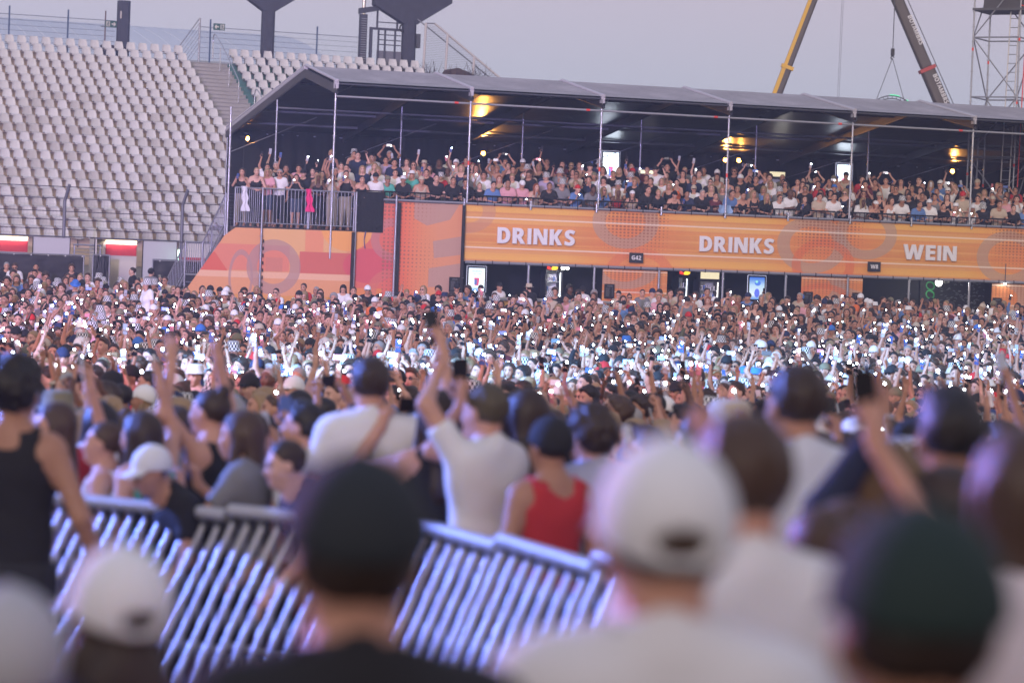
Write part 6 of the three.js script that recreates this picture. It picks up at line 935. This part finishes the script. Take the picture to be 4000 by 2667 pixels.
  near(-2.35, -14.55, 1.36, -1.4, { fem: true, skin: 0, shirt: 'lavender', cut: 'tank', hair: 'long', hairC: 'brown' }, 'person in lavender tank top beside the black tank top', { pose: 'phone_face', phoneLabel: 'phone held beside the black tank top' });
  near(-1.24, -13.75, 1.40, -1.8, { fem: true, skin: 0, shirt: 'grey', cut: 'tee', hair: 'long', hairC: 'brown', phoneC: 'blue' }, 'person in grey blouse holding a blue phone behind the barrier', { pose: 'phone_face', arms: { lean: 0.1 }, phoneLabel: 'blue phone held behind the barrier braces' });
  near(-1.0, -13.75, 1.46, -1.9, { fem: false, skin: 0, shirt: 'white', cut: 'tee', hair: 'short', hairC: 'black', phoneC: 'silver' }, 'person in white t-shirt filming behind the barrier braces', { pose: 'phone_high', phoneLabel: 'silver phone filming behind the barrier braces' });
  near(-0.84, -13.35, 1.30, -1.2, { fem: false, skin: 3, shirt: 'black', cut: 'tee', hair: 'short', hairC: 'dark brown' }, 'person in black t-shirt with bare arm resting along the barrier', { arms: { ...arm2, lean: 0.35 } });
  near(-1.55, -14.6, 1.47, -2.0, { fem: true, skin: 0, shirt: 'black', cut: 'tank', hair: 'bun', hairC: 'dark brown' }, 'person with dark bun raising both hands behind the white cap', { pose: 'hands_up' });
}
// ---------- the crowd in the field: the nearest as individuals, the far mass joined ----------
scatter();
const mass = [...terraceStuff.map(([x, y, z, turn, pose, d, lit]) => ({ x, y, z, turn, pose, d, lit, s: rr(0.95, 1.05) * (d.fem ? 0.955 : 1) }))];
{
  let n = 0;
  const tw = (a) => new THREE.Matrix4().compose(V(a.x, a.y, a.z), new THREE.Quaternion().setFromAxisAngle(V(0, 1, 0), a.turn), V(a.s, a.s, a.s));
  for (const p of field) {
    const a = { ...p, y: groundY(p.z) };
    if (n < 108) { n++; person(p.x, a.y, p.z, p.turn, p.pose, p.d, 'in the crowd', 'people in the near crowd beyond the barrier', { scale: p.s, lit: p.lit }); } else mass.push(a);
  }
  console.log('field', field.length, 'terrace individuals', individuals, 'mass', mass.length);
  const crowd = new THREE.Group(); crowd.name = 'distant_crowd'; crowd.userData.kind = 'stuff'; scene.add(crowd); tag(crowd, 'dense distant festival crowd filling the field and terrace', 'crowd');
  const bins = {}, put = (key, name, geo, m, mx, col) => { (bins[key] ??= { name, geo, m, list: [] }).list.push([mx, col]); };
  const white = { skin: M(lin(1, 1, 1), 0.55, 0, { vertexColors: true }), cloth: M(lin(1, 1, 1), 0.9), hair: M(lin(1, 1, 1), 0.55), hat: M(lin(1, 1, 1), 0.85), phone: M(lin(1, 1, 1), 0.3, 0.2) };
  for (const a of mass) {
    const d = a.d, w = tw(a), k = a.pose + d.fem, hm = w.clone().multiply(headMat(a.pose, d.fem));
    put('b' + k, 'crowd_bodies', lib.body(a.pose, d.fem), white.skin, w, SKIN[d.skin].color); put('s' + k + d.cut, 'crowd_shirts', lib.shirt(a.pose, d.fem, d.cut), white.cloth, w, SHIRTM[d.shirt].color); put('p' + d.fem, 'crowd_trousers', lib.pants(a.pose, d.fem, false), white.cloth, w, PANTS[d.pants].color);
    if (d.hair) put('h' + underHat(d), 'crowd_hair', lib.hair(underHat(d)), white.hair, hm, HAIRM[d.hairC].color); if (d.hat === 'bucket') put('bk', 'crowd_bucket_hats', lib.hat('bucket'), checkM, hm, lin(1, 1, 1)); else if (d.hat) put('c' + d.hat, 'crowd_hats', lib.hat(d.hat), white.hat, hm, HATM[d.hatC].color); if (d.glasses) put('gl', 'crowd_sunglasses', lib.glasses(), glassM2, hm, lin(1, 1, 1));
    const pm = phMat(a.pose, d.fem); if (pm) { const q = w.clone().multiply(pm); put('ph', 'crowd_phones', phoneBody, white.phone, q, PHONEM[d.phoneC].color); if (a.lit) put('to', 'crowd_torch_lights', torchGeo, torchM, q.clone().multiply(TORCH), null); }
  }
  for (const b of Object.values(bins)) { const im = new THREE.InstancedMesh(b.geo, b.m, b.list.length); im.name = b.name; b.list.forEach(([mx, c], i) => { im.setMatrixAt(i, mx); if (c) im.setColorAt(i, c); }); im.castShadow = im.receiveShadow = true; im.userData.kind = 'stuff'; crowd.add(im); }
}
scene.traverse((o) => { if (o.isMesh) { o.castShadow = true; o.receiveShadow = true; } });
renderer.render(scene, camera);
